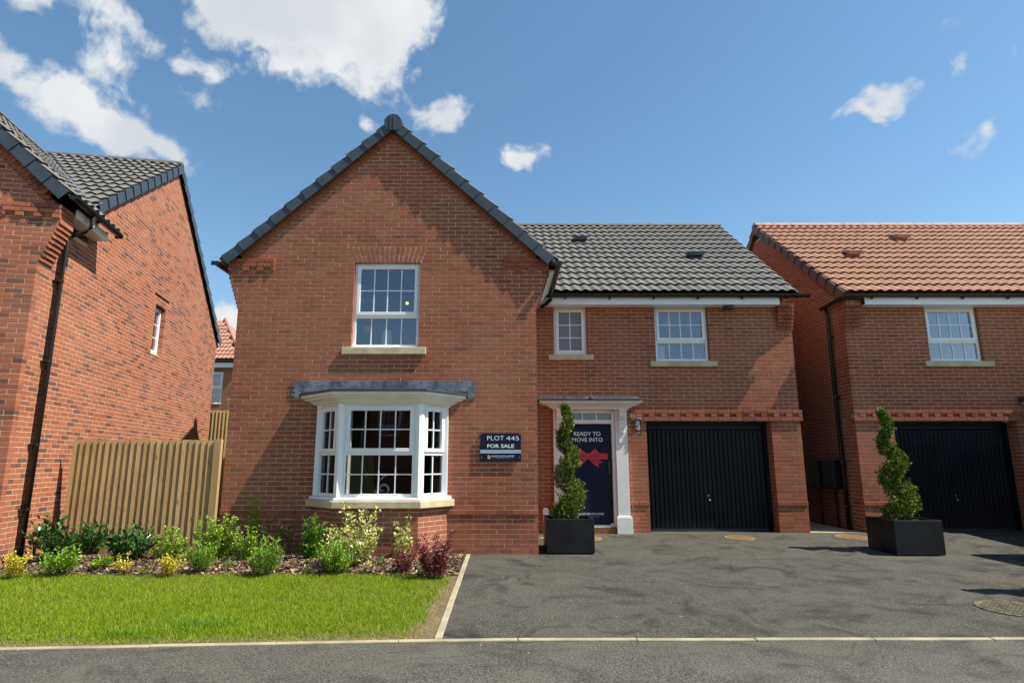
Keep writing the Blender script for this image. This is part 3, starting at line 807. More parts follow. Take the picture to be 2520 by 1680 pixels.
# ---- garage doors
def garage(house, M, x0, x1, z0, z1, y=.25):
    f = MB(); f.box(x0, x0+.055, y-.03, y+.05, z0, z1); f.box(x1-.055, x1, y-.03, y+.05, z0, z1); f.box(x0+.055, x1-.055, y-.03, y+.05, z1-.05, z1)
    f.box(x0+.057, x1-.057, y+.02, y+.05, z0+.01, z1-.052)
    g = f.build('garage_door', GDOOR, house, M, bevel=.003)
    a, b = x0+.075, x1-.075; n = 26; p = (b-a)/n; zt = z1-.13
    h = MB(); h.box(a, b, y-.004, y+.018, zt+.012, z1-.054); h.box(a, b, y-.010, y+.018, zt-.004, zt+.008); h.build('door_head_panel', GDOOR, g, M, bevel=.003)
    for k in range(n):
        s = MB(); xx = a+p*k
        s.prism([(xx+.003, y+.004, z0+.045), (xx+.012, y-.006, z0+.045), (xx+p-.014, y-.006, z0+.045), (xx+p-.004, y+.004, z0+.045), (xx+p-.004, y+.018, z0+.045), (xx+.003, y+.018, z0+.045)], (0, 0, zt-z0-.055))
        s.build('slat', GDOOR, g, M)
    h = MB(); h.box(a, b, y-.012, y+.018, z0+.012, z0+.040); h.build('bottom_rail', SKIRT, g, M)
    h = MB(); cx = (x0+x1)/2-.01; zc = z0+.55; h.lathe([(.014, 0), (.016, .01), (.012, .02)], (0, 0, 0), 10)
    h.v = [Vector((cx+p_.x, y-.012-p_.z, zc+.06+p_.y)) for p_ in h.v]
    h.box(cx+.004, cx+.022, y-.038, y-.008, zc-.022, zc+.012); h.box(cx-.004, cx+.036, y-.05, y-.038, zc-.026, zc-.008)
    h.build('handle', STEEL, g, M, bevel=.002)
    t_ = MB(); t_.box(x0-.0, x1+.0, y-.05, y+.10, z0-.05, z0+.006); t_.build('threshold', SKIRT, g, M)
garage(H1, MW, 2.552, 4.793, .20, 2.118)

# ---- eaves, gutter, main roof
def eaves(house, M, a, b, xg0, xg1, nb):
    mb = MB(); mb.box(a, b, -.225, -.200, 4.243, 4.375); mb.box(a, b, -.2005, -.005, 4.243, 4.255); mb.build('fascia', UPVC, house, M, bevel=.003)
    gutter(house, M, (xg0, -.285, 4.415), (xg1, -.285, 4.415), .058, nb)
eaves(H1, MW, .50, 5.05, .62, 5.56, 6)
mb = MB(); mb.box(5.56, 5.568, -.345, -.225, 4.355, 4.42); mb.build('gutter_end', BLACK, H1, MW, bevel=.004)
EY, EZ = 10.80, 4.455
wv = Vector((0, 1, RS)).normalized(); GA = .3245; NR = 14
ridgeY, ridgeZ = 14.45, EZ+RS*(14.45-EY)
def slab(mb, pts, d=(0, 0, -.06)): mb.prism(pts, d)
mb = MB(); slab(mb, [(-4.4, EY+.06, EZ-.03), (5.34, EY+.06, EZ-.03), (5.34, ridgeY, ridgeZ-.07), (-4.4, ridgeY, ridgeZ-.07)])
slab(mb, [(-4.4, ridgeY, ridgeZ-.03), (5.37, ridgeY, ridgeZ-.03), (5.37, 18.1, ridgeZ-.03-RS*(18.1-ridgeY)), (-4.4, 18.1, ridgeZ-.03-RS*(18.1-ridgeY))])
roof1 = mb.build('roof', TGREY, H1)
def inside_w(s, r):
    Y = EY+(r+.5)*GA*wv.y; X = s
    xv = APX+(ZAP-(EZ+RS*(Y-EY)))/SL
    return X > xv-.25
tiles(roof1, I4, (0, EY, EZ), (1, 0, 0), wv, NR, GA, .36, TGREY, inside_w, .0+5.36-.36*22, 5.36, count=[0])
ridge(H1, I4, (-4.4, ridgeY, ridgeZ+.02), (5.39, ridgeY, ridgeZ+.02), .12, RIDGEG)
verge(H1, I4, (5.37, EY, EZ+.0), (5.37, ridgeY, ridgeZ+.0), (1, 0, 0), 14, CAPG, side=.13, topw=.05)
# gable wing roof
mb = MB()
for sg in (-1, 1):
    xe = APX+sg*2.62; ze = ZAP-SL*2.62
    yb = EY+(ze-EZ)/RS if sg > 0 else 17.6
    yt = EY+(ZAP-EZ)/RS
    if sg < 0: slab(mb, [(xe, 9.10, ze-.02), (APX, 9.10, ZAP-.02), (APX, yt, ZAP-.02), (xe, EY+.1, ze-.02)])
    else: slab(mb, [(APX, 9.10, ZAP-.02), (xe, 9.10, ze-.02), (xe, EY+.1, ze-.02), (APX, yt, ZAP-.02)])
roof1b = mb.build('roof', TGREY, H1)
dW = Vector((-1, 0, SL)).normalized()   # right slope going up to the left
tiles(roof1b, I4, (APX+2.64, 9.13, ZAP-SL*2.64), (0, 1, 0), dW, 11, .325, .36, TGREY, lambda s, r: 9.13+s < EY+((ZAP-SL*2.64+(r+.5)*.325*dW.z)-EZ)/RS+.15, 0, 5.3, count=[999])
dW2 = Vector((1, 0, SL)).normalized()
tiles(roof1b, I4, (APX-2.64, 9.13+5.4, ZAP-SL*2.64), (0, -1, 0), dW2, 11, .325, .36, TGREY, lambda s, r: 9.13+5.4-s < EY+((ZAP-SL*2.64+(r+.5)*.325*dW2.z)-EZ)/RS+.15, 0, 5.4, count=[999])
ridge(H1, I4, (APX, 9.16, ZAP+.03), (APX, 13.9, ZAP+.03), .12, RIDGEG)
gutter(H1, I4, (.83, 9.05, 4.46), (.83, 10.75, 4.43), .058, 0)
gutter(H1, I4, (-4.50, 9.05, 4.46), (-4.50, 17.4, 4.45), .058, 0)
for xx in (.83, -4.50):
    mb = MB(); mb.box(xx-.062, xx+.062, 9.035, 9.046, 4.395, 4.465); mb.build('gutter_end', BLACK, H1, bevel=.004)
mb = MB(); mb.tube([(.83, 10.72, 4.40), (.83, 10.72, 4.30), (.74, 10.78, 4.22), (.66, 10.86, 4.2)], .036); mb.build('downpipe', BLACK, H1, smooth=True)
mb = MB(); mb.prism([(.70, 9.36, 4.28), (.70, 9.36, 4.42), (.80, 9.36, 4.42), (.52, 9.36, 4.10)], (0, 1.3, 0)); mb.build('fascia', UPVC, H1)
def roofvent(roof, x, y, m, zf):
    mb = MB(); z = zf(y)
    mb.prism([(x-.14, y-.04, z+.10), (x-.14, y-.06, z+.19), (x-.13, y+.06, z+.235), (x-.13, y+.30, z+.30)], (.30, 0, 0))
    mb.box(x-.13, x+.15, y+.03, y+.24, z-.0, z+.13); mb.build('roof_vent', m, roof, bevel=.008)
zf1 = lambda y: EZ+RS*(y-EY)
for px, py in ((1428, 591), (1714, 630)):
    d = ray(px, py); k = (EZ+.1-RS*EY-CAMH)/(d.z-RS*d.y); roofvent(H1, d.x*k, d.y*k, CAPG, zf1)
mb = MB(); X0, zz = spot(1782, 750, 10.95); mb.box(X0, X0+.16, 10.90, 11.0, 4.17, 4.243); mb.box(X0+.03, X0+.13, 10.88, 10.899, 4.18, 4.235)
mb.build('security_light', BLACK, H1, bevel=.006)

# ---- the bay
PB = [(-2.80, 9.17), (-2.35, 8.72), (-1.20, 8.72), (-.84, 9.17)]
Mb = {}
def facem(A, B):
    u = Vector((B[0]-A[0], B[1]-A[1], 0)); L = u.length; u.normalize(); n = Vector((u.y, -u.x, 0))
    M = Matrix((u, -n, Vector((0, 0, 1)))).transposed().to_4x4(); M.translation = (A[0], A[1], 0); return M, L
for k in range(3):
    M, L = facem(PB[k], PB[k+1]); Mb[k] = (M, L)
    wall(H1, M, (0, 0, 0), (1, 0, 0), (0, -1, 0), full(.0, L-(.0 if k else 0)), 0, .775, half=k % 2)
o = loft([(-.10, .776), (.075, .776), (.080, .782), (.080, .868), (.074, .875), (-.10, .876)], PB, 'wall').build('stone_sill', STONE, H1, bevel=.004)
loft([(-.10, .878), (.040, .878), (.046, .884), (.046, .905), (.030, .922), (-.10, .925)], PB, 'wall').build('bay_sill', UPVC, H1)
def bwin(k, pad, **kw):
    M, L = Mb[k]
    return window(H1, M, pad, L-pad, .926, 2.215, split=.535, rt=2, rb=2, setb=.012, sill=False, room=False, head=False, glass=GLASS2, **kw)
bwin(0, .055, cols=2, label='narrow left side window of the bay'); bwin(1, .06, cols=4, label='wide front window of the bay'); bwin(2, .055, cols=2, label='narrow right side window of the bay')
for k, (x, y) in enumerate(PB):
    mb = MB()
    if k in (1, 2):
        mb.tube([(x+(.012 if k == 1 else -.012), y+.035, .927), (x+(.012 if k == 1 else -.012), y+.035, 2.225)], .063, 8)
        mb.tube([(x+(.012 if k == 1 else -.012), y-.01, .927), (x+(.012 if k == 1 else -.012), y-.01, 2.225)], .028, 6)
    else: mb.box(x+(.005 if k == 0 else -.075), x+(.075 if k == 0 else -.005), y-.07, y-.004, .927, 2.225)
    mb.build('bay_post', UPVC, H1, bevel=.004)
loft([(-.12, 2.205), (.018, 2.205), (.022, 2.232), (.060, 2.24), (.070, 2.262), (.082, 2.268), (.105, 2.285), (.15, 2.30), (.165, 2.325), (.195, 2.335), (.200, 2.378), (-.12, 2.38)], PB, 'wall').build('cornice', WHITE, H1)
loft([(-.12, 2.381), (.222, 2.381), (.228, 2.386), (.228, 2.405), (.222, 2.409), (-.12, 2.44)], PB, 'wall').build('bay_roof', CAPG, H1)

for a, b in ((-3.10, -1.852), (-1.848, -.535)):
    mb = MB(); mb.prism([(a, 9.155, 2.44), (b, 9.155, 2.44), (b, 9.148, 2.606), (a, 9.148, 2.606)], (0, .012, 0)); mb.build('lead_flashing', LEAD, H1, bevel=.002)
for sg, xe in ((-1, -3.10), (1, -.535)):
    mb = MB(); pts = [(xe, 2.606)]
    for k in range(4):
        z = 2.606-CH*k; pts += [(xe+sg*.125, z), (xe+sg*.055, z-CH*.85)]
    pts += [(xe-sg*.02, 2.34), (xe-sg*.02, 2.45)]
    if sg < 0: pts = pts[::-1]
    mb.prism([(x, 9.150, z) for x, z in pts], (0, .010, 0)); mb.build('lead_flashing', LEAD, H1)
mb = MB(); mb.box(-2.0, -1.6, 8.728, 8.738, 2.184, 2.198); mb.build('trickle_vent', UPVC, H1)
# room behind the bay
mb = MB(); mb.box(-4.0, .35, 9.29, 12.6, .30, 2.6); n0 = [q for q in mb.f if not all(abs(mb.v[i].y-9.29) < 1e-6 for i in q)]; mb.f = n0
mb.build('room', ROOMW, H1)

# ---- porch
loft([(-.02, 2.325), (.015, 2.325), (.02, 2.345), (.06, 2.352), (.075, 2.375), (.11, 2.382), (.13, 2.40), (.20, 2.412), (.215, 2.43), (.245, 2.437), (.25, 2.462), (-.02, 2.465)],
     [(.86, 11.08), (.86, 10.95), (2.18, 10.95), (2.18, 11.08)], True).build('porch_canopy', WHITE, H1)
mb = MB(); mb.box(.90, 2.14, 10.90, 11.076, 2.330, 2.46); mb.build('porch_canopy', WHITE, H1)
loft([(-.02, 2.466), (.272, 2.466), (.278, 2.470), (.278, 2.492), (.272, 2.498), (-.02, 2.515)], [(.86, 11.078), (.86, 10.95), (2.18, 10.95), (2.18, 11.078)], True).build('lead_roof', CAPG, H1)
mb = MB(); mb.box(.60, 2.36, 10.71, 11.07, 2.505, 2.528); mb.box(1.50, 1.535, 10.66, 10.80, 2.50, 2.56); mb.build('lead_roof', LEAD, H1, bevel=.003)
for xa, xb in ((.862, 1.072), (1.968, 2.178)):
    mb = MB(); mb.box(xa, xb, 10.975, 11.074, .47, 2.324); p = mb.build('pilaster', WHITE, H1, bevel=.004)
    mb = MB(); mb.box(xa-.03, xb+.03, 10.945, 11.072, .17, .462); mb.box(xa-.018, xb+.018, 10.957, 11.071, .463, .485); mb.build('plinth', WHITE, p, bevel=.005)
    cx = (xa+xb)/2; mb = MB()
    pr = [(10.974, 2.322), (10.80, 2.322), (10.80, 2.285), (10.815, 2.27), (10.83, 2.20), (10.865, 2.15), (10.905, 2.13), (10.905, 2.085), (10.92, 2.07), (10.925, 1.985), (10.94, 1.975), (10.94, 1.91), (10.955, 1.90), (10.955, 1.735), (10.974, 1.73)]
    mb.prism([(cx-.05, y, z) for y, z in pr], (.10, 0, 0)); mb.box(cx-.062, cx+.062, 10.79, 10.972, 2.29, 2.3215)
    mb.build('bracket', WHITE, p, bevel=.003)
f = MB(); f.box(1.076, 1.137, 11.02, 11.14, .30, 2.325); f.box(1.907, 1.966, 11.02, 11.14, .30, 2.325); f.box(1.137, 1.907, 11.02, 11.14, 2.268, 2.325); f.box(1.137, 1.907, 11.02, 11.14, 2.078, 2.148)
df = f.build('door_frame', WHITE, H1, bevel=.004)
mb = MB(); mb.box(1.137, 1.907, 11.075, 11.08, 2.148, 2.268); mb.build('pane', GLASS2, df)
for k in (1, 2): mb = MB(); xx = 1.137+.77*k/3; mb.box(xx-.01, xx+.01, 11.065, 11.09, 2.148, 2.268); mb.build('glazing_bar', UPVC, df)
mb = MB(); mb.box(1.14, 1.904, 11.10, 11.145, .335, 2.076); dd = mb.build('front_door', GDOOR, H1, bevel=.003)
mb = MB(); mb.box(1.84, 1.868, 11.06, 11.10, 1.20, 1.42); mb.build('door_handle', SKIRT, dd, bevel=.003)
mb = MB(); mb.box(1.137, 1.907, 11.03, 11.12, .30, .332); mb.box(1.84, 1.90, 11.015, 11.06, .335, .36); mb.build('door_sill', STEEL, H1, bevel=.003)
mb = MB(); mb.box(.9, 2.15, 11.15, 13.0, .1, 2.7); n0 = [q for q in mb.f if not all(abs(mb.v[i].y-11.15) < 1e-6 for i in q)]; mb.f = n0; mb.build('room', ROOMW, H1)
mb = MB()
st = mb.box(1.10, 1.94, 10.995, 11.07, .10, .292) or mb.build('door_step', MORTAR, H1)
for r in range(2):
    x = 1.09+(.0 if r else -.11)
    while x < 1.95:
        a, b = max(x, 1.09), min(x+BL, 1.95)
        addbrick(st, RED, I4, (0, 10.985, 0), (1, 0, 0), (0, -1, 0), a, b, .178+r*.064, .178+r*.064+.056, 0, .04); x += BL+.0095
mb = MB(); mb.box(1.085, 1.955, 10.982, 11.03, .2925, .299); mb.build('door_step', SLAB, H1)
mb = MB(); pts = [(.66+.05+.05*math.cos(math.pi*k/8), 11.02, .575+.05*math.sin(math.pi*k/8)) for k in range(9)]+[(.66, 11.02, .40), (.76, 11.02, .40)]
mb.prism(pts, (0, .055, 0)); mb.build('meter_cover', WHITE, H1, bevel=.006)
# wall lantern
lx, ly = 2.375, 10.965
mb = MB(); mb.box(lx-.035, lx+.035, 11.055, 11.078, 2.03, 2.17); mb.tube([(lx, 11.06, 2.10), (lx, 11.0, 2.12), (lx, ly, 2.145)], .012); mb.lathe([(.004, .182), (.075, .168), (.078, .160), (.02, .158)], (lx, ly, 2.0)); mb.lathe([(.05, 0), (.052, .008), (.05, .016)], (lx, ly, 2.0)); mb.lathe([(.03, 0), (.03, .035)], (lx, ly, 1.965))
ln = mb.build('wall_lantern', STEEL, H1)
mb = MB(); mb.lathe([(.046, .017), (.046, .157)], (lx, ly, 2.0)); mb.build('lantern_glass', CLEAR, ln, smooth=True)
mb = MB(); mb.lathe([(.014, .03), (.018, .10), (.014, .14)], (lx, ly, 2.0)); mb.build('lamp', CERAM, ln, smooth=True)
mb = MB(); mb.lathe([(.001, -.045)]+[(.05*math.sin(th), .006-.05*math.cos(th)) for th in [math.pi*k/8 for k in range(1, 8)]]+[(.001, .057)], (lx, ly, 1.905)); mb.build('globe', CLEAR, ln, smooth=True)
flush_bricks(300)

# ================================================================== the neighbour on the left
ANG = math.atan(.185); LM = Matrix.Translation((-6.3, 7.85, 0)) @ Matrix.Rotation(ANG, 4, 'Z')
H2 = thing('brick_house', 'orange and purple mottled brick house on the left with grey roof and small side window', 'house', (-6.3, 7.85, .09))
AP2 = -2.31; ZA2 = 7.44
CR2 = 60
wl, ol = gable_front(H2, LM, -4.62, 0.0, AP2, SL, ZA2, 7.15, CR2, mt=MIX, mm=MORTAR2)
MS = 5.42-.70*1.2   # main roof plane height at b=0 : z = MS+.70*b
def mz(b): return MS+.70*b if b < 4.6 else MS+.70*4.6-.75*(b-4.6)
def lout(z):
    if z < 4.70: return (.101, 8.6)
    a = max(.101, (z+.16-MS)/.70) if z > 5.25 else (.101 if z < 4.72 else 1.22)
    b = 4.6+(MS+.70*4.6-.16-z)/.75
    return (min(a, b-.02), min(8.6, b))
WL = (4.17, 4.72, Z0+CH*52, Z0+CH*67)
wside = wall(H2, LM, (0, 0, 0), (0, 1, 0), (1, 0, 0), lout, 0, 7.62, [WL], breaks=(4.7, 4.74, 5.25), mt=MIX, mm=MORTAR2, bholes=[(.45, .67, .24, .31)])
Ms = LM @ Matrix(((0, -1, 0, 0), (1, 0, 0, 0), (0, 0, 1, 0), (0, 0, 0, 1)))
window(H2, Ms, *WL[:2], WL[2]+.01, WL[3]-.01, cols=1, rt=3, rb=0, setb=.085, label='small deep-set side window')
mb = MB(); mb.box(-.003, .02, WL[0]-.12, WL[1]+.12, WL[3]+CH*3-.012, WL[3]+CH*3+.002); mb.build('cavity_tray', BLACK, H2, LM)
mb = MB()
for k in range(7): mb.box(-.02, .004, .458+k*.031, .478+k*.031, .246, .305)
for k in range(4): mb.box(-.02, .002, .452, .668, .246+k*.016, .252+k*.016)
mb.build('air_brick', plain('terracotta_vent', (.42, .09, .03)), H2, LM)
mb = MB(); mb.box(-9, 0-.11, 8.4, 8.55, 0, 5); mb.build('wall', MIX, H2, LM, label='plain rear wall')
gable_roof(H2, LM, AP2, 2.61, SL, ZA2, 0, 0, 0, 0, CAPG, TGREY)
# main roof of the neighbour
def vb(a): return ((ZA2-SL*(a-AP2))-MS)/.70           # valley: b where gable slope meets main slope
def va(b): return AP2+(ZA2-(MS+.70*b))/SL
mb = MB(); rb_, rz = 4.6, MS+.70*4.6
slab(mb, [(-9, 1.0, mz(1.0)-.05), (.02, 1.0, mz(1.0)-.05), (.02, rb_, rz-.05), (-9, rb_, rz-.05)], (0, 0, -.05))
slab(mb, [(-9, rb_, rz-.02), (.05, rb_, rz-.02), (.05, 8.75, mz(8.75)-.02), (-9, 8.75, mz(8.75)-.02)], (0, 0, -.05))
roof2 = mb.build('roof', TGREY, H2, LM)
w2 = Vector((0, 1, .70)).normalized(); n2 = int((rb_-1.12)/(.325*w2.y))+1; cnt = [0]
g2 = (rb_-1.12)/w2.y/n2
tiles(roof2, LM, (0, 1.12, mz(1.12)), (1, 0, 0), w2, n2, g2, .36, TGREY, lambda s, r: s > va(1.12+(r+.5)*g2*w2.y)-.35 or s < AP2-2, .04-.36*14, .04, count=cnt)
mb = MB()
slab(mb, [(AP2, -.05, ZA2-.02), (AP2+2.6, -.05, ZA2-SL*2.6-.02), (AP2+2.6, 1.1, ZA2-SL*2.6-.02), (AP2, vb(AP2), ZA2-.02)], (0, 0, -.04))
slab(mb, [(AP2, -.05, ZA2-.02), (AP2, 4, ZA2-.02), (AP2-2.6, 4, ZA2-SL*2.6-.02), (AP2-2.6, -.05, ZA2-SL*2.6-.02)], (0, 0, -.04))
roof2b = mb.build('roof', TGREY, H2, LM)
tiles(roof2b, LM, (AP2+2.64, -.02, ZA2-SL*2.64), (0, 1, 0), dW, 11, .325, .36, TGREY, lambda s, r: s-.02 < max(1.25, vb(AP2+2.64-(r+.5)*.325*abs(dW.x)))+.02, 0, 5.3, count=cnt)
ridge(H2, LM, (-8, rb_, rz+.02), (.06, rb_, rz+.02), .12, RIDGEG); ridge(H2, LM, (AP2, 0, ZA2+.03), (AP2, 4.3, ZA2+.03), .12, RIDGEG)
verge(H2, LM, (.05, 1.22, mz(1.22)), (.05, rb_, rz), (1, 0, 0), 12, CAPG, side=.17)
verge(H2, LM, (.05, 8.8, mz(8.8)), (.05, rb_, rz), (1, 0, 0), 13, CAPG, side=.17)
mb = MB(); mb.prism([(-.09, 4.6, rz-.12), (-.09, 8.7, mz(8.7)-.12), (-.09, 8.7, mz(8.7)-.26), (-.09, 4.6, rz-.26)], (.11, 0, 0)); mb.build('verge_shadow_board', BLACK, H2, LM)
mb = MB(); A = Vector((va(1.2)+.02, 1.2, mz(1.2)+.06)); B = Vector((va(4.1), 4.1, mz(4.1)+.06)); mb.tube([A, B], .028, 6); mb.build('valley_trim', LEAD, H2, LM)
mb = MB(); mb.poly([(-.25, 1.0, mz(1.0)-.02), (.02, .95, mz(1.0)-.10), (.10, 1.3, mz(1.3)-.02), (-.2, 1.45, mz(1.45)+.03)]); mb.build('lead_flashing', LEAD, H2, LM)
gutter(H2, LM, (.34, -.06, ZA2-SL*2.65-.0), (.34, 1.42, ZA2-SL*2.65-.0), .06, 1)
mb = MB(); mb.box(.28, .40, 1.42, 1.43, 4.93, 5.005); mb.build('gutter_end', BLACK, H2, LM, bevel=.004)
mb = MB(); mb.box(.20, .225, .35, 1.30, 4.83, 4.96); mb.box(.003, .2, .35, 1.30, 4.83, 4.845); mb.box(.003, .2245, 1.301, 1.32, 4.83, 4.99); mb.build('fascia', UPVC, H2, LM, bevel=.003)
mb = MB(); zt = 4.94; mb.tube([(.34, .55, zt), (.34, .55, 4.78), (.28, .52, 4.70), (.16, .48, 4.62), (.075, .46, 4.52), (.075, .46, .1)], .036, 12); dp = mb.build('downpipe', BLACK, H2, LM, smooth=True)
for z in (3.9, 2.75, 1.62, .78):
    mb = MB(); mb.tube([(.075, .46, z), (.075, .46, z+.03)], .043, 12); mb.box(.0, .06, .40, .52, z, z+.018); mb.build('pipe_clip', BLACK, dp, LM)
flush_bricks(300)

# ================================================================== the neighbour on the right
H3 = thing('brick_house', 'red brick house on the right with terracotta tiled roof and shaded garage door', 'house', (6.32, 11.08, .18))
GH3 = (7.01, 9.23, .0, Z0+CH*31-.008); W4 = (7.84, 8.83, 3.232, 4.32)
w3 = wall(H3, MW, (0, 0, 0), (1, 0, 0), (0, -1, 0), full(6.32, 11.2), 0, 4.32, [GH3, W4, (9.75, 10.65, .0, 2.34)],
     [(6.31, 9.6, Z0+CH*31-.01, Z0+CH*34-.01), (6.31, 6.62, Z0+CH*56-.01, Z0+CH*63)], proud=lambda i, x: (.018, .1) if i == 9 else (0, .1), half=1)
dentils(w3, MW, 6.305, 9.58); kneeler(w3, MW, 6.31, 6.60)
reveal(w3, Matrix.Translation((0, 11.08, 0)), 9.23, -1, 2.11)
wall(H3, I4, (6.32, 11.08, 0), (0, -1, 0), (-1, 0, 0), lambda z: (-sideout(z)[1], -sideout(z)[0]), 0, 6.86, breaks=(4.33,))
window(H3, MW, W4[0]+.004, W4[1]-.004, W4[2], W4[3]-.06, split=.64, cols=4, rt=2, rb=1, stone=(7.72, 8.98, 3.12, 3.225))
mb = MB(); mb.box(W4[0]+.004, W4[1]-.004, .05, .12, 4.245, 4.32); mb.build('head_trim', UPVC, H3, MW)
garage(H3, MW, 7.017, 9.223, .20, 2.118)
eaves(H3, MW, 6.62, 11.3, 6.22, 11.3, 6)
gutter(H3, I4, (6.215, 10.80, 4.40), (6.215, 11.62, 4.36), .055, 0)
mb = MB(); mb.tube([(6.23, 11.52, 4.34), (6.25, 11.52, 4.2), (6.25, 11.52, .1)], .036, 12); dp = mb.build('downpipe', BLACK, H3, smooth=True)
for z in (3.75, 2.6, 1.4, .6):
    mb = MB(); mb.tube([(6.25, 11.52, z), (6.25, 11.52, z+.03)], .043, 12); mb.box(6.26, 6.32, 11.46, 11.58, z, z+.018); mb.build('pipe_clip', BLACK, dp)
mb = MB(); slab(mb, [(6.26, EY+.06, EZ-.03), (16.0, EY+.06, EZ-.03), (16.0, ridgeY, ridgeZ-.07), (6.26, ridgeY, ridgeZ-.07)])
slab(mb, [(6.25, ridgeY, ridgeZ-.03), (16.0, ridgeY, ridgeZ-.03), (16.0, 18.1, ridgeZ-.03-RS*(18.1-ridgeY)), (6.25, 18.1, ridgeZ-.03-RS*(18.1-ridgeY))])
roof3 = mb.build('roof', TRED, H3)
tiles(roof3, I4, (0, EY, EZ), (1, 0, 0), wv, NR, GA, .36, TRED, lambda s, r: True, 6.26, 15.6, count=[0])
ridge(H3, I4, (6.24, ridgeY, ridgeZ+.02), (16.0, ridgeY, ridgeZ+.02), .12, RIDGER)
verge(H3, I4, (6.25, EY, EZ), (6.25, ridgeY, ridgeZ), (-1, 0, 0), 13, CAPR, side=.17)
verge(H3, I4, (6.25, 18.1, ridgeZ-RS*(18.1-ridgeY)), (6.25, ridgeY, ridgeZ), (-1, 0, 0), 13, CAPR, side=.17)
for px, py in ((2103, 627), (2222, 587)):
    d = ray(px, py); k = (EZ+.1-RS*EY-CAMH)/(d.z-RS*d.y); roofvent(H3, d.x*k, d.y*k, RIDGER, zf1)
for (ya, yb) in ((11.68, 12.12), (12.25, 12.7)):
    mb = MB(); mb.box(6.17, 6.318, ya, yb, .92, 1.44); q = mb.build('meter_box', BLACK, H3, bevel=.008)
    mb = MB(); mb.box(6.158, 6.169, ya+.02, yb-.02, .94, 1.42); mb.build('box_door', SKIRT, q, bevel=.004)
    mb = MB(); mb.tube([(6.27, (ya+yb)/2, .9), (6.27, (ya+yb)/2, .18)], .02); mb.build('cable_pipe', BLACK, H3)
# canopy of its porch and the projecting gable wing beyond the frame
loft([(-.02, 2.325), (.015, 2.325), (.02, 2.345), (.06, 2.352), (.075, 2.375), (.11, 2.382), (.13, 2.40), (.20, 2.412), (.215, 2.43), (.245, 2.437), (.25, 2.462), (-.02, 2.465)],
     [(9.62, 11.08), (9.62, 10.95), (10.94, 10.95), (10.94, 11.08)], True).build('porch_canopy', WHITE, H3)
loft([(-.02, 2.466), (.285, 2.466), (.29, 2.472), (.29, 2.56), (.285, 2.566), (-.02, 2.57)], [(9.62, 11.078), (9.62, 10.95), (10.94, 10.95), (10.94, 11.078)], True).build('lead_roof', CAPG, H3)
for xa in (9.62, 10.73): mb = MB(); mb.box(xa, xa+.21, 10.96, 11.074, .17, 2.324); mb.build('pilaster', WHITE, H3, bevel=.004)
mb = MB(); mb.box(9.76, 10.64, 11.1, 11.14, .2, 2.33); mb.build('front_door', GDOOR, H3)
G3 = Matrix.Translation((0, 9.17, 0)); wall(H3, G3, (0, 0, 0), (1, 0, 0), (0, -1, 0), lambda z: (max(11.2, 13.5-(6.7-z)/SL), min(15.8, 13.5+(6.7-z)/SL)), 0, 6.6, breaks=(4.58,))
wall(H3, I4, (11.2, 9.17, 0), (0, -1, 0), (-1, 0, 0), full(-1.9, -.101), 0, 4.42)
mb = MB()
for sg in (-1, 1): slab(mb, [(13.5, 9.05, 6.93), (13.5, 14.1, 6.93), (13.5+sg*2.64, 10.9, 6.93-SL*2.64), (13.5+sg*2.64, 9.05, 6.93-SL*2.64)])
mb.build('roof', TRED, H3)
mb = MB(); mb.box(15.7, 15.8, 9.27, 17.7, 0, 4.4); mb.box(6.42, 15.8, 17.6, 17.7, 0, 4.4); mb.build('wall', RED, H3, label='plain rear wall')
flush_bricks(300)
# ================================================================== far house in the gap
FH = thing('brick_house', 'distant brick house with orange tiled roof seen through the gap', 'house', (-13, 26, .9))
MF = Matrix.Translation((0, 26, 0))
wf = wall(FH, MF, (0, 0, 0), (1, 0, 0), (0, -1, 0), full(-18, -11.5), .5, 5.35, [(-13.4, -12.12, 3.85, 5.22)], dep=.12, proud=None, label=None)
wf['kind'] = 'thing'
window(FH, MF, -13.4, -12.13, 3.86, 5.21, split=.5, cols=2, rt=2, rb=2, setb=.03, room=True)
mb = MB(); mb.box(-18, -11.4, -.25, -.22, 5.38, 5.58); mb.box(-18, -11.4, -.22, 0, 5.38, 5.40); mb.build('fascia', UPVC, FH, MF); gutter(FH, MF, (-18, -.32, 5.66), (-11.3, -.32, 5.66), .07, 0)
fwv = Vector((0, 1, .85)).normalized(); mb = MB()
slab(mb, [(-18, 25.7, 5.68), (-11.25, 25.7, 5.68), (-13.4, 28.5, 8.06), (-18, 28.5, 8.06)], (0, 0, -.06)); rf = mb.build('roof', TRED, FH)
tiles(rf, I4, (0, 25.65, 5.72), (1, 0, 0), fwv, 10, .33, .36, TRED, lambda s, r: s < -11.30-.585*(r+.5)*.33, -17.9, -10, count=[0], reserve=120)
mb = MB(); mb.box(-17.9, -11.51, 26.13, 31, .5, 5.3); mb.build('wall', RED, FH, label='plain side and rear walls')
mb = MB(); mb.prism([(-11.25, 25.7, 5.66), (-13.4, 28.5, 8.04), (-13.4, 28.6, 8.04), (-11.25, 31.3, 5.66)], (-.05, 0, -.06)); mb.prism([(-18, 28.55, 8.04), (-13.4, 28.55, 8.04), (-11.25, 31.3, 5.64), (-18, 31.3, 5.64)], (0, 0, -.06)); mb.build('roof', TRED, FH)
mb = MB(); mb.tube([(-11.2, 25.65, 5.76), (-13.45, 28.55, 8.12)], .10, 8); mb.build('hip_tile', RIDGER, FH)
flush_bricks(0)

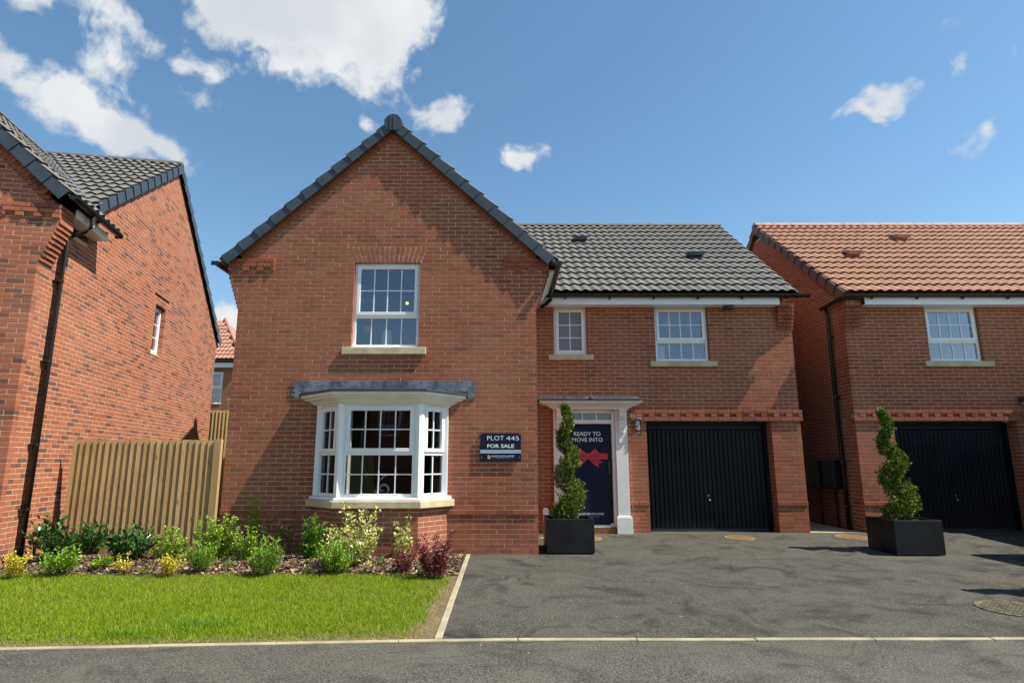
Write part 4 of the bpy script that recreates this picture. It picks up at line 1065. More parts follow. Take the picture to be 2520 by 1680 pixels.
# ================================================================== fences
FN = thing('timber_fence', 'tall close-boarded timber fence joining the left house and the gable wall', 'fence', (-5.3, 9.12, .09))
fx0, fx1, fy, fzt = -6.34, -4.17, 9.12, 1.72
n = 22; p = (fx1-fx0-.10)/n
for k in range(n):
    mb = MB(); x = fx0+k*p; j = random.uniform(-.006, .006); yo = random.uniform(-.002, .002)
    a, b = x-.004, x+p+.010
    mb.prism([(a, fy-.036+yo, .26), (b, fy-.010+yo, .26), (b, fy+.002+yo, .26), (a, fy-.006+yo, .26)], (random.uniform(-.004, .004), 0, fzt+j-.26)); mb.build('board', WOOD, FN)
mb = MB(); mb.box(fx1-.105, fx1-.0, fy-.05, fy+.02, .20, fzt+.01); mb.build('post', WOOD, FN, bevel=.003)
for z in (.4, 1.0, 1.55): mb = MB(); mb.box(fx0, fx1-.11, fy+.004, fy+.05, z, z+.08); mb.build('rail', WOOD, FN)
mb = MB(); mb.box(fx0, fx1, fy-.03, fy+.0, .08, .255); mb.build('gravel_board', WOOD, FN, bevel=.003)
FB = thing('timber_fence', 'pale far fence behind the boarded fence with a concrete post', 'fence', (-7.6, 16.6, .2))
x = -8.12; k = 0
while x < -5.0:
    mb = MB(); zt = 2.78 if x < -7.50 else 2.66; w = .098
    mb.prism([(x, 16.57, .2), (x+w+.01, 16.60, .2), (x+w+.01, 16.61, .2), (x, 16.60, .2)], (0, 0, zt-.2+random.uniform(-.01, .01))); mb.build('board', WOOD2, FB); x += w; k += 1
mb = MB(); mb.box(-7.62, -7.50, 16.68, 16.80, .2, 3.10); mb.build('post', KERB, FB, bevel=.01)
mb = MB()
for k in range(4): mb.box(-7.48, -6.2, 16.70, 16.73, 2.70+.1*k, 2.73+.1*k)
for k in range(10): mb.box(-7.46+k*.12, -7.43+k*.12, 16.68, 16.699, 2.66, 3.05)
mb.build('trellis', WOOD2, FB)

# ================================================================== planters and spiral trees
def planter(label, x0, y0, w=.695, h=.475):
    z = gz(y0+w/2)+.012; t = thing('planter', label, 'planter', (x0+w/2, y0+w/2, z), 'square black planters on the drive')
    mb = MB(); x1, y1 = x0+w, y0+w; e = .032
    zb = z+.001
    for a, b, c, d in ((x0, x1, y0, y0+e), (x0, x1, y1-e, y1), (x0, x0+e, y0+e, y1-e), (x1-e, x1, y0+e, y1-e)): mb.box(a, b, c, d, zb, z+h)
    mb.build('box', PLANTER, t, bevel=.006)
    mb = MB(); mb.box(x0+e+.001, x1-e-.001, y0+e+.001, y1-e-.001, z+.05, z+h-.07); mb.build('soil', SOIL, t)
    return x0+w/2, y0+w/2, z+h-.07
def frond_cloud(P, N, size, rg):
    """feathery scale sprays: elongated diamonds, folded, pointing along N"""
    n = len(P); up = rg.normal(size=(n, 3)); s = np.cross(N, up); s /= np.linalg.norm(s, axis=1)[:, None]+1e-9
    f = np.cross(s, N)
    L = size*rg.uniform(.6, 1.3, n)[:, None]; w = L*rg.uniform(.22, .4, n)[:, None]
    return np.stack([P, P+N*L*.5+s*w+f*w*.3, P+N*L, P+N*L*.5-s*w+f*w*.3], 1)
def spiral_tree(label, cx, cy, z0, ztop, seed, phase, turns=3.0, lean=0.0):
    rg = np.random.default_rng(seed); t = thing('spiral_tree', label, 'topiary tree', (cx, cy, z0), 'spiral clipped conifers in black planters')
    H = ztop-z0; n = 26000
    u = rg.uniform(0, 1, n)**1.25
    def axis(u):
        rad = .118*(1-u)**.6+.012; a = phase+2*math.pi*turns*u
        return np.stack([cx+rad*np.cos(a)+lean*u, cy+rad*np.sin(a), z0+.03+u*(H-.08)], -1)
    rt = .120*(1-u)**.75+.028
    C = axis(u); C2 = axis(np.clip(u+.004, 0, 1.01)); T = C2-C; T /= np.linalg.norm(T, axis=1)[:, None]+1e-9
    d = rg.normal(size=(n, 3)); d -= T*(d*T).sum(1)[:, None]*.8; d /= np.linalg.norm(d, axis=1)[:, None]
    lump = 1+.22*np.sin(u*95+d[:, 0]*5)+.10*np.sin(u*190+d[:, 1]*7)
    r = rt*lump*rg.uniform(.25, 1.0, n)**.6*np.where(rg.uniform(0, 1, n) > .93, 1.3, 1.0)
    nc = 2600; ci = rg.integers(0, nc, n); cidx = np.arange(nc)
    P = C+d*r[:, None]*np.array([1, 1, 1.25]); Pc = P[:nc]+d[:nc]*.008; dc = d[:nc]
    cl = rg.uniform(0, 1, n) < .72; P[cl] = Pc[ci[cl]]+rg.normal(size=(cl.sum(), 3))*.011; d[cl] = dc[ci[cl]]+rg.normal(size=(cl.sum(), 3))*.25
    Nn = d*.8+np.array([0, 0, .75])+rg.normal(size=(n, 3))*.35; Nn /= np.linalg.norm(Nn, axis=1)[:, None]
    m = u > .93; P[m] += (rg.normal(size=(m.sum(), 3))*.012)
    bulk('foliage', frond_cloud(P, Nn, .027, rg), [(0, 1, 2), (0, 2, 3)], L_CON, t)
    mb = MB(); mb.tube([(cx, cy, z0-.02), (cx+.01, cy, z0+H*.3), (cx+lean*.5-.005, cy, z0+H*.6), (cx+lean, cy, z0+H*.93)], [.018, .015, .011, .005]); mb.build('trunk', TWIG, t)
a, b, c = planter('square black planter standing against the gable corner before the door', .597, 9.17)
spiral_tree('spiral clipped conifer in front of the navy banner door', .985, b+.02, c, 2.33, 3, 2.3, lean=-.055)
a, b, c = planter('square black planter standing before the right neighbour\'s pier', 5.54, 9.03)
spiral_tree('spiral clipped conifer in front of the right neighbour\'s garage', a+.03, b, c, 2.245, 5, 2.0, lean=-.15)
a, b, c = planter('square black planter nearest the road at the far right', 5.85, 6.2)
spiral_tree('spiral clipped conifer nearest the road at the far right', a, b, c, 2.05, 9, 1.0)

# ================================================================== plot sign
SG = thing('plot_sign', 'navy PLOT 445 FOR SALE board screwed beside the bay window', 'sign', (-.07, 9.14, 1.6))
sx0, sx1, sz0, sz1 = -.369, .234, 1.412, 1.824; yS = 9.135
mb = MB(); mb.box(sx0, sx1, yS, yS+.008, sz0, sz1); bd = mb.build('board', NAVY, SG, bevel=.002)
fxs = lambda p: sx0+(p-285)/1305*(sx1-sx0); fzs = lambda q: sz1-(q-335)/905*(sz1-sz0)
for nm, tx, a, b, c, d, bo in (('lettering', 'PLOT', 510, 1050, 565, 420, -.004), ('lettering', '445', 1120, 1530, 568, 430, -.004), ('lettering', 'FOR SALE', 515, 1372, 806, 688, .022), ('lettering', 'DAVID WILSON HOMES', 655, 1370, 1090, 1043, .0), ('lettering', 'WHERE QUALITY LIVES', 805, 1225, 1155, 1130, 0)):
    text(nm, tx, fxs(a), fxs(b), fzs(c), fzs(d), yS-.0008, PWHITE if tx[0] != 'W' else PBLUE, SG, bo)
mb = MB(); mb.box(sx0+.001, sx1-.001, yS-.0016, yS-.0003, fzs(965), fzs(883)); mb.build('stripe', PBLUE, SG)
mb = MB(); mb.box(sx0+.001, sx1-.001, yS-.002, yS-.0004, fzs(886), fzs(874)); mb.box(sx0+.001, sx1-.001, yS-.002, yS-.0004, fzs(972), fzs(956)); mb.box(fxs(660), fxs(1360), yS-.0015, yS-.0004, fzs(1110), fzs(1106)); mb.build('stripe', PWHITE, SG)
mb = MB()   # small gold emblem
for cx_, cz_, rx, rz in ((560, 1060, 38, 30), (570, 1120, 50, 46), (612, 1085, 16, 30)):
    mb.prism([(fxs(cx_+rx*math.cos(k*math.pi/7)), yS-.0016, fzs(cz_+rz*math.sin(k*math.pi/7))) for k in range(14)], (0, .001+.0001*cx_/600, 0))
mb.build('emblem', GOLD, SG)
for a, b in ((318, 375), (1558, 362), (328, 1118), (1535, 1112)):
    mb = MB(); mb.tube([(fxs(a), yS-.006, fzs(b)), (fxs(a), yS+.03, fzs(b))], .0095, 10); mb.build('screw_cap', STEEL, SG)

# ================================================================== door banner
BN = thing('door_banner', 'navy door banner with red ribbon bow and READY TO MOVE INTO lettering', 'banner', (1.49, 11.09, 1.2))
yB = 11.088
bx0, bx1 = 1.142, 1.835
mb = MB(); mb.box(bx0, bx1, yB, yB+.009, .345, 2.072); mb.build('cloth', NAVY, BN)
def bp(px, py): x, z = spot(px, py, yB); return x, z
def btext(tx, xa, xb, ya, yb_, bo=0, m=PWHITE):
    x0_, z0_ = bp(xa, yb_); x1_, z1_ = bp(xb, ya); text('lettering', tx, x0_, x1_, z0_, z1_, yB-.001, m, BN, bo)
btext('READY TO', 1412, 1477.5, 1062, 1072, .012); btext('MOVE INTO', 1408, 1483, 1076.5, 1086.5, .012)
btext('DAVID WILSON HOMES', 1424, 1486, 1261, 1266.5); btext('WHERE QUALITY LIVES', 1440, 1474, 1270, 1272.5, 0, PBLUE)
def bpoly(name, pts, m, dy, x=None):
    mb = MB(); P = [bp(1340+a/4.356, 960+b/4.356) for a, b in pts]; mb.prism([(x_, yB-dy, z_) for x_, z_ in P], (0, .0007, 0)); return mb.build(name, m, BN)
mb = MB(); z1_ = bp(1440, 1114.8)[1]; z0_ = bp(1440, 1129.5)[1]; mb.box(bx0+.002, bx1-.001, yB-.0012, yB-.0002, z0_, z1_); mb.build('ribbon', PRED, BN)
bpoly('ribbon', [(455, 700), (430, 740), (315, 775), (350, 785), (362, 830), (420, 780), (470, 720)], PRED, .003)
bpoly('ribbon', [(475, 700), (500, 740), (628, 768), (580, 785), (582, 828), (520, 785), (462, 720)], PRED, .0031)
bpoly('ribbon', [(455, 690), (420, 650), (378, 626), (340, 670), (322, 725), (335, 752), (400, 745), (455, 712)], PRED, .0045)
bpoly('ribbon', [(478, 690), (505, 655), (540, 624), (585, 665), (608, 720), (595, 752), (535, 745), (478, 712)], PRED, .0046)
bpoly('ribbon', [(450, 700), (410, 695), (350, 705), (375, 718), (425, 715)], PREDD, .0056); bpoly('ribbon', [(482, 700), (525, 692), (590, 706), (560, 716), (505, 715)], PREDD, .0057)
bpoly('ribbon', [(450, 680), (482, 680), (486, 712), (446, 714)], PRED, .0066)
bpoly('ribbon', [(436, 735), (400, 760), (385, 800), (410, 775)], PREDD, .0036); bpoly('ribbon', [(498, 735), (530, 760), (548, 795), (522, 770)], PREDD, .0037)

# ================================================================== things seen through the windows
def lathe_thing(name, label, cat, x, y, z, prof, m):
    t = MB(); t.lathe(prof, (x, y, z), 24); o = t.build(name, m, None, smooth=True); o['label'] = label; o['category'] = cat; return o
mb = MB(); mb.box(-2.5, -1.2, 9.28, 9.75, 3.05, 3.13); mb.build('window_board', UPVC, H1)
x, z = spot(952, 840, 9.42); lathe_thing('vase', 'white domed vase behind the upper gable window', 'vase', x, 9.42, 3.131, [(.07, 0), (.085, .02), (.085, .25), (.07, .30), (.04, .325), (.035, .33)], CERAM)
PL = thing('pendant_lamp', 'small glowing lamp seen through the upper gable window', 'lamp', (0, 0, 0))
m_, t_ = mat('lamp_glow'); e = t_.n('ShaderNodeEmission', Color=(1, .68, .12, 1), Strength=1.1); t_.n('ShaderNodeOutputMaterial', Surface=e)
x, z = spot(1002, 746, 10.6); mb = MB(); mb.lathe([(.001, -.05), (.035, -.035), (.05, 0), (.035, .035), (.001, .05)], (x, 10.6, z)); mb.v = [Vector((x, 10.6, z))+(p_-Vector((x, 10.6, z)))*.62 for p_ in mb.v]; mb.build('bulb', m_, PL, smooth=True)
mb = MB(); mb.tube([(x, 10.6, z+.045), (x, 10.6, 4.72)], .006); mb.build('flex', BLACK, PL)
mb = MB(); mb.poly([(-2.6, 9.1, .90), (-1.0, 9.1, .90), (-1.2, 8.80, .90), (-2.33, 8.80, .90)]); mb.box(-2.75, -.9, 9.1, 9.4, .86, .9); mb.build('window_board', UPVC, H1)
x, z = spot(943, 1195, 8.86); pts = []; rs = []
for k in range(30):
    th = R(165)+k*R(17.5); rr = .115*(1-k/34)**1.0 if k > 0 else .115
    pts.append((x-.0+rr*math.cos(th), 8.86, .905+.125+rr*math.sin(th)*1.0)); rs.append(.022*(1-k/45))
pts = [(x+.11, 8.86, 1.245), (x+.02, 8.86, 1.21), (x-.07, 8.86, 1.14)]+pts[2:]; rs = [.004, .012, .018]+rs[2:]
mb = MB(); mb.tube(pts, rs, 8); o = mb.build('swirl_ornament', CERAM, None, smooth=True); o['label'] = 'white curled swirl ornament on the bay window ledge'; o['category'] = 'ornament'
x, z = spot(1043, 1206, 9.1); lathe_thing('vase', 'white ribbed vase in the right end of the bay window', 'vase', x, 9.1, .905, [(.06, 0), (.075, .03), (.07, .06), (.077, .09), (.07, .12), (.077, .15), (.07, .18), (.075, .22), (.04, .26), (.045, .28)], CERAM)
def curtain(label, x0, x1, y, z0, z1):
    mb = MB(); n = 28; 
    for i in range(n+1):
        xx = x0+(x1-x0)*i/n; yy = y+.03*math.sin(i*1.4)+.012*math.sin(i*3.1); mb.v += [Vector((xx, yy, z0)), Vector((xx, yy, z1))]
    for i in range(n): mb.f.append((2*i, 2*i+2, 2*i+3, 2*i+1))
    o = mb.build('curtain', CURT, None); o['label'] = label; o['category'] = 'curtain'
curtain('pale gathered curtain behind the left end of the bay window', -2.72, -2.30, 9.24, .5, 2.25)
mb = MB(); mb.box(2.60, 4.0, 11.22, 11.5, 3.15, 3.235); mb.build('window_board', UPVC, H1)
x, z = spot(1625, 870, 11.35); lathe_thing('vase', 'tall white vase at the left of the twelve-pane window', 'vase', x, 11.33, 3.236, [(.05, 0), (.085, .02), (.08, .3), (.06, .34)], CERAM)
PF = thing('picture_frame', 'small white picture frame leaning in the twelve-pane window', 'picture frame', (3.62, 11.35, 3.24))
Mp = Matrix.Translation((3.60, 11.34, 3.237)) @ Matrix.Rotation(R(-12), 4, 'X') @ Matrix.Rotation(R(8), 4, 'Y')
mb = MB(); mb.ring(-.08, .08, 0, .20, .028, 0, .015); mb.build('frame', CERAM, PF, Mp); mb = MB(); mb.box(-.052, .052, .006, .012, .028, .172); mb.build('picture', ROOMW, PF, Mp)

# ================================================================== covers and marks on the drive
def cover(label, cx, cy, r, m):
    z = gz(cy)+.0165; dz = (gz(cy+.2)-gz(cy-.2))/.4
    t = thing('drain_cover', label, 'drain cover', (cx, cy, z))
    Mc = Matrix.Translation((cx, cy, z)) @ Matrix.Rotation(math.atan(dz), 4, 'X'); mb = MB()
    mb.lathe([(r, -.02), (r, .004), (r-.015, .0045), (r-.016, .001), (r-.02, .001)], (0, 0, 0), 28); mb.build('rim', m, t, Mc)
    mb = MB()
    k = int(r*2/.045)
    for i in range(-k, k+1):
        for j in range(-k, k+1):
            x, y = i*.045, j*.045
            if x*x+y*y < (r-.045)**2: mb.box(x-.016, x+.016, y-.016, y+.016, -.005, .0062)
    mb.build('tread_plate', m, t, Mc)
RUST = plain('ochre_iron', (.26, .165, .065), .85, .2, 18, .003, 90); RUST2 = plain('dusty_iron', (.13, .112, .072), .9, .3, 14, .003, 90)
cover('ochre round cover in front of the black garage door', 3.89, 10.55, .24, RUST)
cover('ochre round cover half hidden behind the left planter', 1.33, 10.50, .26, RUST)
cover('ochre round cover beside the gable corner behind the planter', .66, 10.5, .10, RUST)
cover('ochre round cover left of the right planter', 5.80, 10.62, .26, RUST)
cover('dusty worn round cover near the road at the right', 4.80, 6.08, .33, RUST2)
CH_ = []
for i in range(46):
    x = rng.uniform(-.4, 6); y = rng.uniform(3.6, 10.6)
    if y > 9.0 and x < .7: continue
    CH_.append((x, y))
CH_ += [onground(1673, 1519, .04), onground(2275, 1402, .08), onground(1960, 1440, .07)]
mb = MB()
for i, (x, y) in enumerate(CH_):
    s = .012*random.uniform(.3, 1.1) if i < 46 else .03
    pts = [(x+s*math.cos(a)*random.uniform(.6, 1.2), y+s*math.sin(a)*random.uniform(.5, 1.0), gz(y)+.013) for a in (0, 1.2, 2.3, 3.3, 4.4, 5.4)]
    mb.prism(pts, (0, 0, .004))
mb.build('paint_flecks', KERB, None, kind='stuff')

# ================================================================== bark mulch
n = 17000; X = rng.uniform(-8.2, -.58, n); Y = 7.62+(9.75-7.62)*rng.uniform(0, 1, n)**1.05
keep = ~((Y > 9.13) & (X > -4.1)) & ~((Y > 8.70) & (X > -2.75) & (X < -.9)) & ((X > -6.3-.185*(Y-7.85)+.02) | (Y < 7.85)) & (Y < 9.6)
Y += rng.normal(size=n)*.012*(Y < 7.8); X, Y = X[keep], Y[keep]; n = len(X)
Z = np.array([gz(y) for y in Y])+.012+.035*np.sin(math.pi*np.clip((Y-7.55)/2.2*1.3, 0, 1))+.015*np.sin(X*2.1)*(Y > 7.7)+rng.uniform(0, .02, n)
L = rng.uniform(.012, .042, n); w = rng.uniform(.004, .012, n); a = rng.uniform(0, 6.28, n); ti = rng.normal(size=n)*.35
d = np.stack([np.cos(a)*np.cos(ti), np.sin(a)*np.cos(ti), np.sin(ti)], 1); s = np.stack([-np.sin(a), np.cos(a), rng.normal(size=n)*.5], 1)
P = np.stack([X, Y, Z], 1); up = np.array([0, 0, .004])
V = np.stack([P-d*L[:, None]-s*w[:, None], P+d*L[:, None]*.9-s*w[:, None]*.6, P+d*L[:, None]+s*w[:, None], P-d*L[:, None]*.8+s*w[:, None]], 1)
V = np.concatenate([V, V+up], 1)
bulk('bark_mulch', V, [(4, 5, 6, 7), (0, 1, 5, 4), (1, 2, 6, 5), (2, 3, 7, 6), (3, 0, 4, 7)], CHIP, None, kind='stuff')

# ================================================================== lawn
def blades(name, X, Y, h, m, lean=.35, w=.0042, kind='stuff'):
    n = len(X); a = rng.uniform(0, 6.28, n); s = np.stack([np.cos(a), np.sin(a), np.zeros(n)], 1)
    z = np.interp(Y, YS, [gz(y) for y in YS])+.006
    b = np.stack([X, Y, z], 1); l = rng.normal(size=(n, 2))*lean; h = h[:, None]
    mid = b+np.concatenate([l*h*.35, h*.6], 1); tip = b+np.concatenate([l*h, h*.95], 1)
    W = w*rng.uniform(.7, 1.3, n)[:, None]
    V = np.stack([b-s*W*.5, b+s*W*.5, mid+s*W*.4, tip, mid-s*W*.4], 1)
    return bulk(name, V, [(0, 1, 2, 4), (4, 2, 3)], m, None, kind=kind)
def fractal(X, Y, k):
    return np.sin(X*2.1*k+1.3*np.sin(Y*1.7*k))*np.sin(Y*2.7*k+np.sin(X*1.9*k+2))
n = 330000; X = rng.uniform(-7.8, -.58, n); Y = rng.uniform(4.55, 7.75, n)
kf = np.interp(X, [-60, -8, -3.75, -.45], [1.5, 4.62, 4.87, 5.08])
edge_far = 7.62+.03*np.sin(X*3.1)+.02*np.sin(X*9)
df = Y-(kf+.07); de = -.555-X
dens = np.clip((df-.03+rng.normal(size=n)*.035)/.12, 0, 1)*np.clip((de-.03-.14*np.clip((7.2-Y)/2.1, 0, 1)+fractal(X, Y, 2)*.05)/.16, 0, 1)
dens *= np.clip((edge_far-Y)/.05, 0, 1); pers = np.clip((5.2/Y)**1.2, 0, 1)
patch = .5+.5*fractal(X, Y, 1.0)
k = rng.uniform(0, 1, n) < dens*pers*(.75+.25*patch)
X1, Y1, pt = X[k], Y[k], patch[k]; short = np.clip((Y1-np.interp(X1, [-60, -8, -3.75, -.45], [1.5, 4.62, 4.87, 5.08])-.07)/.25, .35, 1)
blades('lawn_grass', X1, Y1, rng.uniform(.025, .062, len(X1))*(.75+.4*pt)*short, L_GRASS)
k2 = (rng.uniform(0, 1, n) < .22) & (df > .01) & (de > .01) & (Y < edge_far) & ((df < .28) | (de < .42))
blades('dry_grass', X[k2], Y[k2], rng.uniform(.008, .035, k2.sum()), L_DRY, 1.3, .003)
tx, ty = [], []
for px, py, c, r in ((315, 1562, 160, .10), (495, 1542, 620, .17)):
    gx, gy = onground(px, py, .05); a = rng.normal(size=(c, 2))*r*np.array([1, .5]); tx.append(gx+a[:, 0]); ty.append(gy+a[:, 1])
tx = np.concatenate(tx); ty = np.concatenate(ty); blades('tall_grass_tuft', tx, ty, rng.uniform(.04, .10, len(tx)), L_GRASSD, .5, .0045)

# ================================================================== shrubs
def leafquads(P, N, L, wr, rg, fold=.25, droop=0):
    n = len(P); up = np.tile([0, 0, 1.0], (n, 1))+rg.normal(size=(n, 3))*.35; s = np.cross(N, up); s /= np.linalg.norm(s, axis=1)[:, None]+1e-9; f = np.cross(s, N)
    L = L[:, None]; w = L*wr
    return np.stack([P, P+N*L*.45+s*w+f*w*fold, P+N*L-f*L*droop, P+N*L*.45-s*w+f*w*fold], 1)
def shrub(label, x, y, h, w, m, n, leaf, wr=.32, seed=1, stems=9, stemr=.004, spread=.8, lift=.5, tw=TWIG, name='shrub', top=1.0, ind=0, thin=1.6, base=.03):
    y = min(y, 8.98) if x > -4.2 else min(y, 9.42)
    if -2.9 < x < -.75: y = min(y, 8.55)
    w *= 1.4; h *= 1.08; n = int(n*1.7); leaf *= 1.45; stems = int(stems*1.3); rg = np.random.default_rng(seed*17+3); z = gz(y)+.02; t = thing(name, label, 'shrub', (x, y, z))
    st = MB(); P = []; N = []
    for k in range(stems):
        a = 2*math.pi*(k+rg.uniform(0, .6))/stems; rr = w/2*rg.uniform(.35, 1.0)*spread; hh = h*(rg.uniform(.42, .95) if k % 5 else rg.uniform(1.0, 1.22)); a += rg.normal()*.3*(1-.25*(rr/(w/2))**2)
        pts = []
        for q in range(6):
            u = q/5; c = u**1.25
            b0 = .45*(rr if w > .2 else 0); pts.append(np.array([x+math.cos(a)*(b0+(rr-b0)*c)+rg.normal()*.008, y+math.sin(a)*(b0+(rr-b0)*c)*.8+rg.normal()*.008, z+hh*u]))
        st.tube([tuple(p) for p in pts], [stemr*(1-.7*q/5) for q in range(6)], 5)
        m_n = max(4, int(n/stems)); us = base+(1-base)*rg.uniform(0, 1, m_n)**.75
        for u in us:
            i = min(4, int(u*5)); f = u*5-i; p = pts[i]*(1-f)+pts[i+1]*f; tg = pts[i+1]-pts[i]; tg /= np.linalg.norm(tg)+1e-9
            b = rg.uniform(0, 6.28); o = np.array([math.cos(b), math.sin(b), lift*rg.uniform(.2, 1.2)])
            br = leaf*rg.uniform(0, 1.5)*thin*(1.1-.5*u); d = o+tg*.5; d /= np.linalg.norm(d)
            P.append(p+d*br); d2 = d+rg.normal(size=3)*.3; N.append(d2/np.linalg.norm(d2))
    st.build('stem', tw, t)
    P = np.array(P); N = np.array(N); Ls = leaf*rg.uniform(.6, 1.2, len(P)); V = leafquads(P, N, Ls, wr, rg)
    if ind:
        order = np.argsort(P[:, 1])[:ind]; rest = np.setdiff1d(np.arange(len(P)), order)
        for i in order:
            me = mesh('leaf', V[i], [(0, 1, 2), (0, 2, 3)], m, recalc=False); obj('leaf', me, t)
        V = V[rest]
    bulk('foliage', V, [(0, 1, 2), (0, 2, 3)], m, t)
    return t
def at(px, py): return onground(px, py, .10)
S_ = [
 ('laurel with long glossy leaves at the foot of the downpipe', (118, 1390), .40, .46, L_LAUREL, 230, .075, dict(wr=.22, stems=11, lift=1.0, ind=70)),
 ('glossy laurel in front of the left end of the fence', (215, 1372), .29, .52, L_LAUREL, 300, .062, dict(wr=.24, stems=14, lift=.9, ind=70)),
 ('dark dense laurel in front of the middle of the fence', (318, 1384), .32, .52, L_LAUREL, 420, .058, dict(wr=.26, stems=16, lift=.8, ind=80)),
 ('bright green perennial clump before the tall laurel', (146, 1416), .24, .40, L_FEATH, 420, .034, dict(wr=.3, stems=14, lift=.9)),
 ('low sprawling green clump left of the small yellow shrub', (250, 1403), .12, .26, L_FEATH, 160, .030, dict(wr=.35, stems=10)),
 ('yellow leaved shrub at the left edge of the bed', (32, 1422), .26, .26, L_YEL, 420, .018, dict(wr=.42, stems=10)),
 ('small two-headed yellow shrub before the dark laurel', (298, 1410), .20, .26, L_YEL, 170, .018, dict(wr=.42, stems=6)),
 ('round golden shrub between the lime shrub and the lawn', (415, 1416), .21, .27, L_YEL, 400, .017, dict(wr=.42, stems=10)),
 ('loose lime green shrub before the right half of the fence', (420, 1383), .36, .45, L_LIME, 1000, .021, dict(wr=.42, stems=14)),
 ('feathery bright green clump before the tallest lime shrub', (493, 1408), .28, .34, L_FEATH, 900, .026, dict(wr=.2, stems=24, lift=1.2)),
 ('large bushy lime green shrub where fence meets gable', (528, 1378), .45, .52, L_LIME, 2600, .020, dict(wr=.45, stems=26)),
 ('yellow green shrub against the left end of the gable wall', (600, 1383), .34, .36, L_LIME, 900, .019, dict(wr=.45, stems=14)),
 ('tall narrow upright lime shrub against the brick wall', (626, 1366), .66, .14, L_LIME, 900, .021, dict(wr=.42, stems=7, stemr=.006)),
 ('feathery bright green clump at the lawn left of the bay', (650, 1416), .32, .38, L_FEATH, 1100, .027, dict(wr=.2, stems=26, lift=1.2)),
 ('arching red stemmed shrub with bronze leaves by the wall', (683, 1372), .52, .52, L_BRONZE, 46, .055, dict(wr=.2, stems=13, lift=.2, tw=TWIGR, stemr=.0028, base=.45)),
 ('upright mid green shrub under the left end of the bay', (765, 1383), .46, .30, L_MID, 2200, .019, dict(wr=.45, stems=16)),
 ('large cream variegated shrub under the bay window', (866, 1396), .58, .66, L_VAR, 1100, .032, dict(wr=.36, stems=22)),
 ('feathery bright green clump before the variegated shrub', (825, 1411), .27, .42, L_FEATH, 1300, .027, dict(wr=.2, stems=30, lift=1.2)),
 ('slim variegated shrub at the right corner of the bay', (998, 1375), .42, .22, L_VAR, 260, .030, dict(wr=.36, stems=7)),
 ('small purple shrub in front of the slim variegated one', (994, 1408), .25, .24, L_PURP, 520, .017, dict(wr=.42, stems=12)),
 ('bushy purple red shrub at the right end of the bed', (1070, 1420), .40, .40, L_PURP, 1500, .019, dict(wr=.42, stems=20)),
]
for i, (lb, (px, py), h, w, m, n, leaf, kw) in enumerate(S_):
    x, y = at(px, py); shrub(lb, x, y, h, w, m, n, leaf, seed=i+1, **kw)
for i, (px, py, hh, m, lf) in enumerate(((190, 1398, .10, L_MID, .022), (352, 1412, .09, L_MID, .02), (455, 1386, .14, L_LIME, .018), (560, 1404, .11, L_MID, .02), (585, 1376, .22, L_LIME, .018), (720, 1400, .08, L_BRONZE, .02), (760, 1412, .09, L_MID, .018), (905, 1408, .12, L_VAR, .02), (940, 1396, .13, L_MID, .018), (1040, 1412, .10, L_MID, .016))):
    x, y = at(px, py); shrub(['tiny weed between the laurels and the lawn', 'tiny weed between two yellow shrubs', 'small lime sprig right of the loose lime shrub', 'tiny weed before the tallest lime shrub', 'small lime sprig beside the tall narrow shrub', 'tiny bronze sprig on the bare mulch left of the bay', 'tiny weed left of the feathery clump at the bay', 'small variegated sprig at the right foot of the variegated shrub', 'small green sprig right of the variegated shrub', 'tiny weed between the two purple shrubs'][i], x, y, hh, .16, m, 40, lf, seed=60+i, stems=5, name='plant')
x, y = at(690, 1372); shrub('low green leafy plant under the arching red stems', x, y, .34, .34, L_LAUREL, 46, .085, wr=.16, seed=40, stems=8, lift=.4)
# concrete slab lying at the wall
mb = MB(); xx, yy = at(710, 1383); mb.box(xx-.30, xx+.28, 8.80, 9.1, .10, .14); o = mb.build('paving_stone', KERB, None, bevel=.006); o['label'] = 'grey paving stone lying at the wall left of the bay'; o['category'] = 'paving stone'

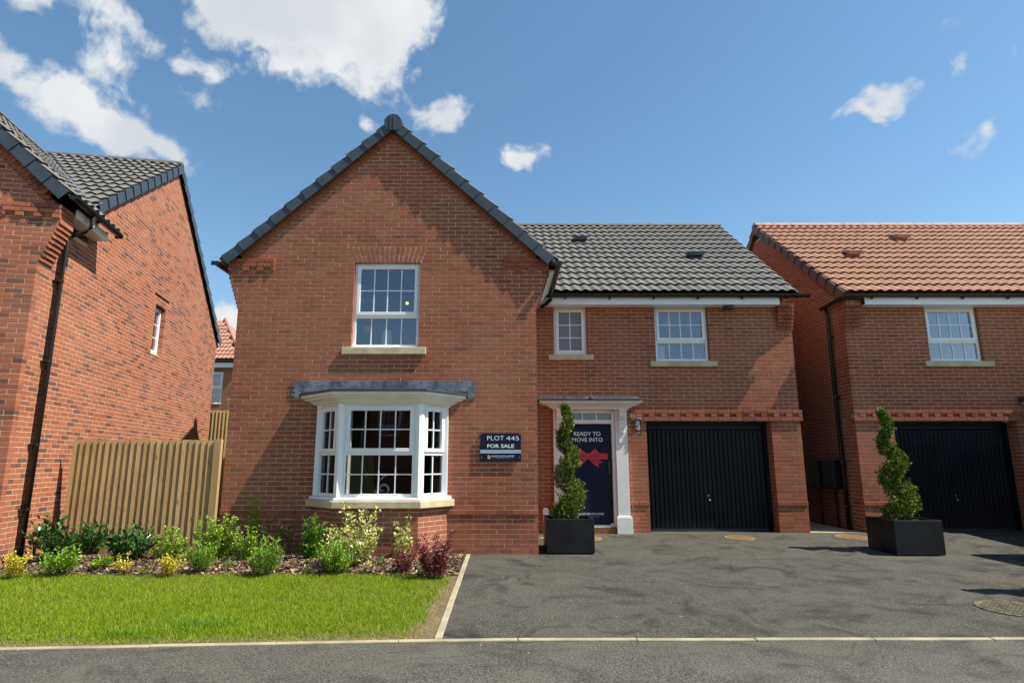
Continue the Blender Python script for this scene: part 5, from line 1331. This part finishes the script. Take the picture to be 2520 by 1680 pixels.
# ================================================================== across the road: what the windows mirror
OH = thing('brick_house', 'shaded brick house across the road mirrored in the bay window', 'house', (-2, -12, 0))
mb = MB(); mb.box(-6.6, 3.5, -19, -12, -.1, 4.6); mb.build('wall', RED, OH)
mb = MB(); mb.prism([(-6.9, -11.7, 4.55), (-6.9, -15.5, 7.2), (-6.9, -19.3, 4.55)], (10.7, 0, 0)); mb.build('roof', TRED, OH)
MO = Matrix.Translation((0, -12, 0)) @ Matrix.Rotation(math.pi, 4, 'Z')
for x, z in ((5.1, 2.7), (1.5, 2.7), (-1.5, 2.7), (2.0, .8)):
    window(OH, MO, x, x+1.0, z, z+1.15, setb=-.03, room=False)
OF = thing('timber_fence', 'timber fence across the road mirrored in the bay window', 'fence', (-9, -9, 0))
for k in range(60): mb = MB(); xx = -14+k*.14; mb.prism([(xx, -9, 0), (xx+.15, -9.03, 0), (xx+.15, -9.05, 0), (xx, -9.04, 0)], (0, 0, 1.75)); mb.build('board', WOOD2, OF)
# stand-in van added out of view to throw the shadow from the right
VN = thing('stand_in_van', 'unseen stand-in van added beyond the right edge to shade the drive', 'van', (8.9, 8.0, .08))
mb = MB(); vz = .10; pr = [(7.75, .42), (7.72, 1.1), (7.95, 1.95), (8.2, 2.12), (12.2, 2.14), (12.3, 1.9), (12.3, .42)]
mb.prism([(a, 7.35, b+vz) for a, b in pr], (0, 1.55, 0)); bd = mb.build('body', WHITE, VN, bevel=.06)
for xw in (8.55, 11.5):
    for yw in (7.33, 8.74):
        mb = MB(); mb.tube([(xw, yw, .34+vz), (xw, yw+.18, .34+vz)], .34, 20); wv_ = mb.build('wheel', BLACK, VN); mb = MB(); mb.tube([(xw, yw-.004, .34+vz), (xw, yw+.184, .34+vz)], .2, 16); mb.build('rim', STEEL, wv_)
mb = MB(); mb.box(8.15, 9.2, 7.34, 7.349, 1.15+vz, 1.75+vz); mb.build('side_window', GLASS, VN)
mb = MB(); mb.box(7.70, 7.74, 7.45, 7.7, .8+vz, .95+vz); mb.build('headlight', CERAM, VN); mb = MB(); mb.box(7.70, 7.74, 8.55, 8.8, .8+vz, .95+vz); mb.build('headlight', CERAM, VN)
# dark hedge across the road, mirrored at the left of the bay
HG = thing('hedge', 'dark clipped hedge across the road mirrored in the bay window', 'hedge', (-12, -11, 0))
P_ = rng.uniform([-19, -12.6, 0], [-6.5, -10.6, 5.6], (9000, 3)); N_ = rng.normal(size=(9000, 3)); N_ /= np.linalg.norm(N_, axis=1)[:, None]
bulk('foliage', leafquads(P_, N_, np.full(9000, .22), .4, rng), [(0, 1, 2), (0, 2, 3)], L_LAUREL, HG)
mb = MB(); mb.box(-18.6, -6.62, -12.2, -11.0, 0, 5.5); mb.build('branches', SOIL, HG)
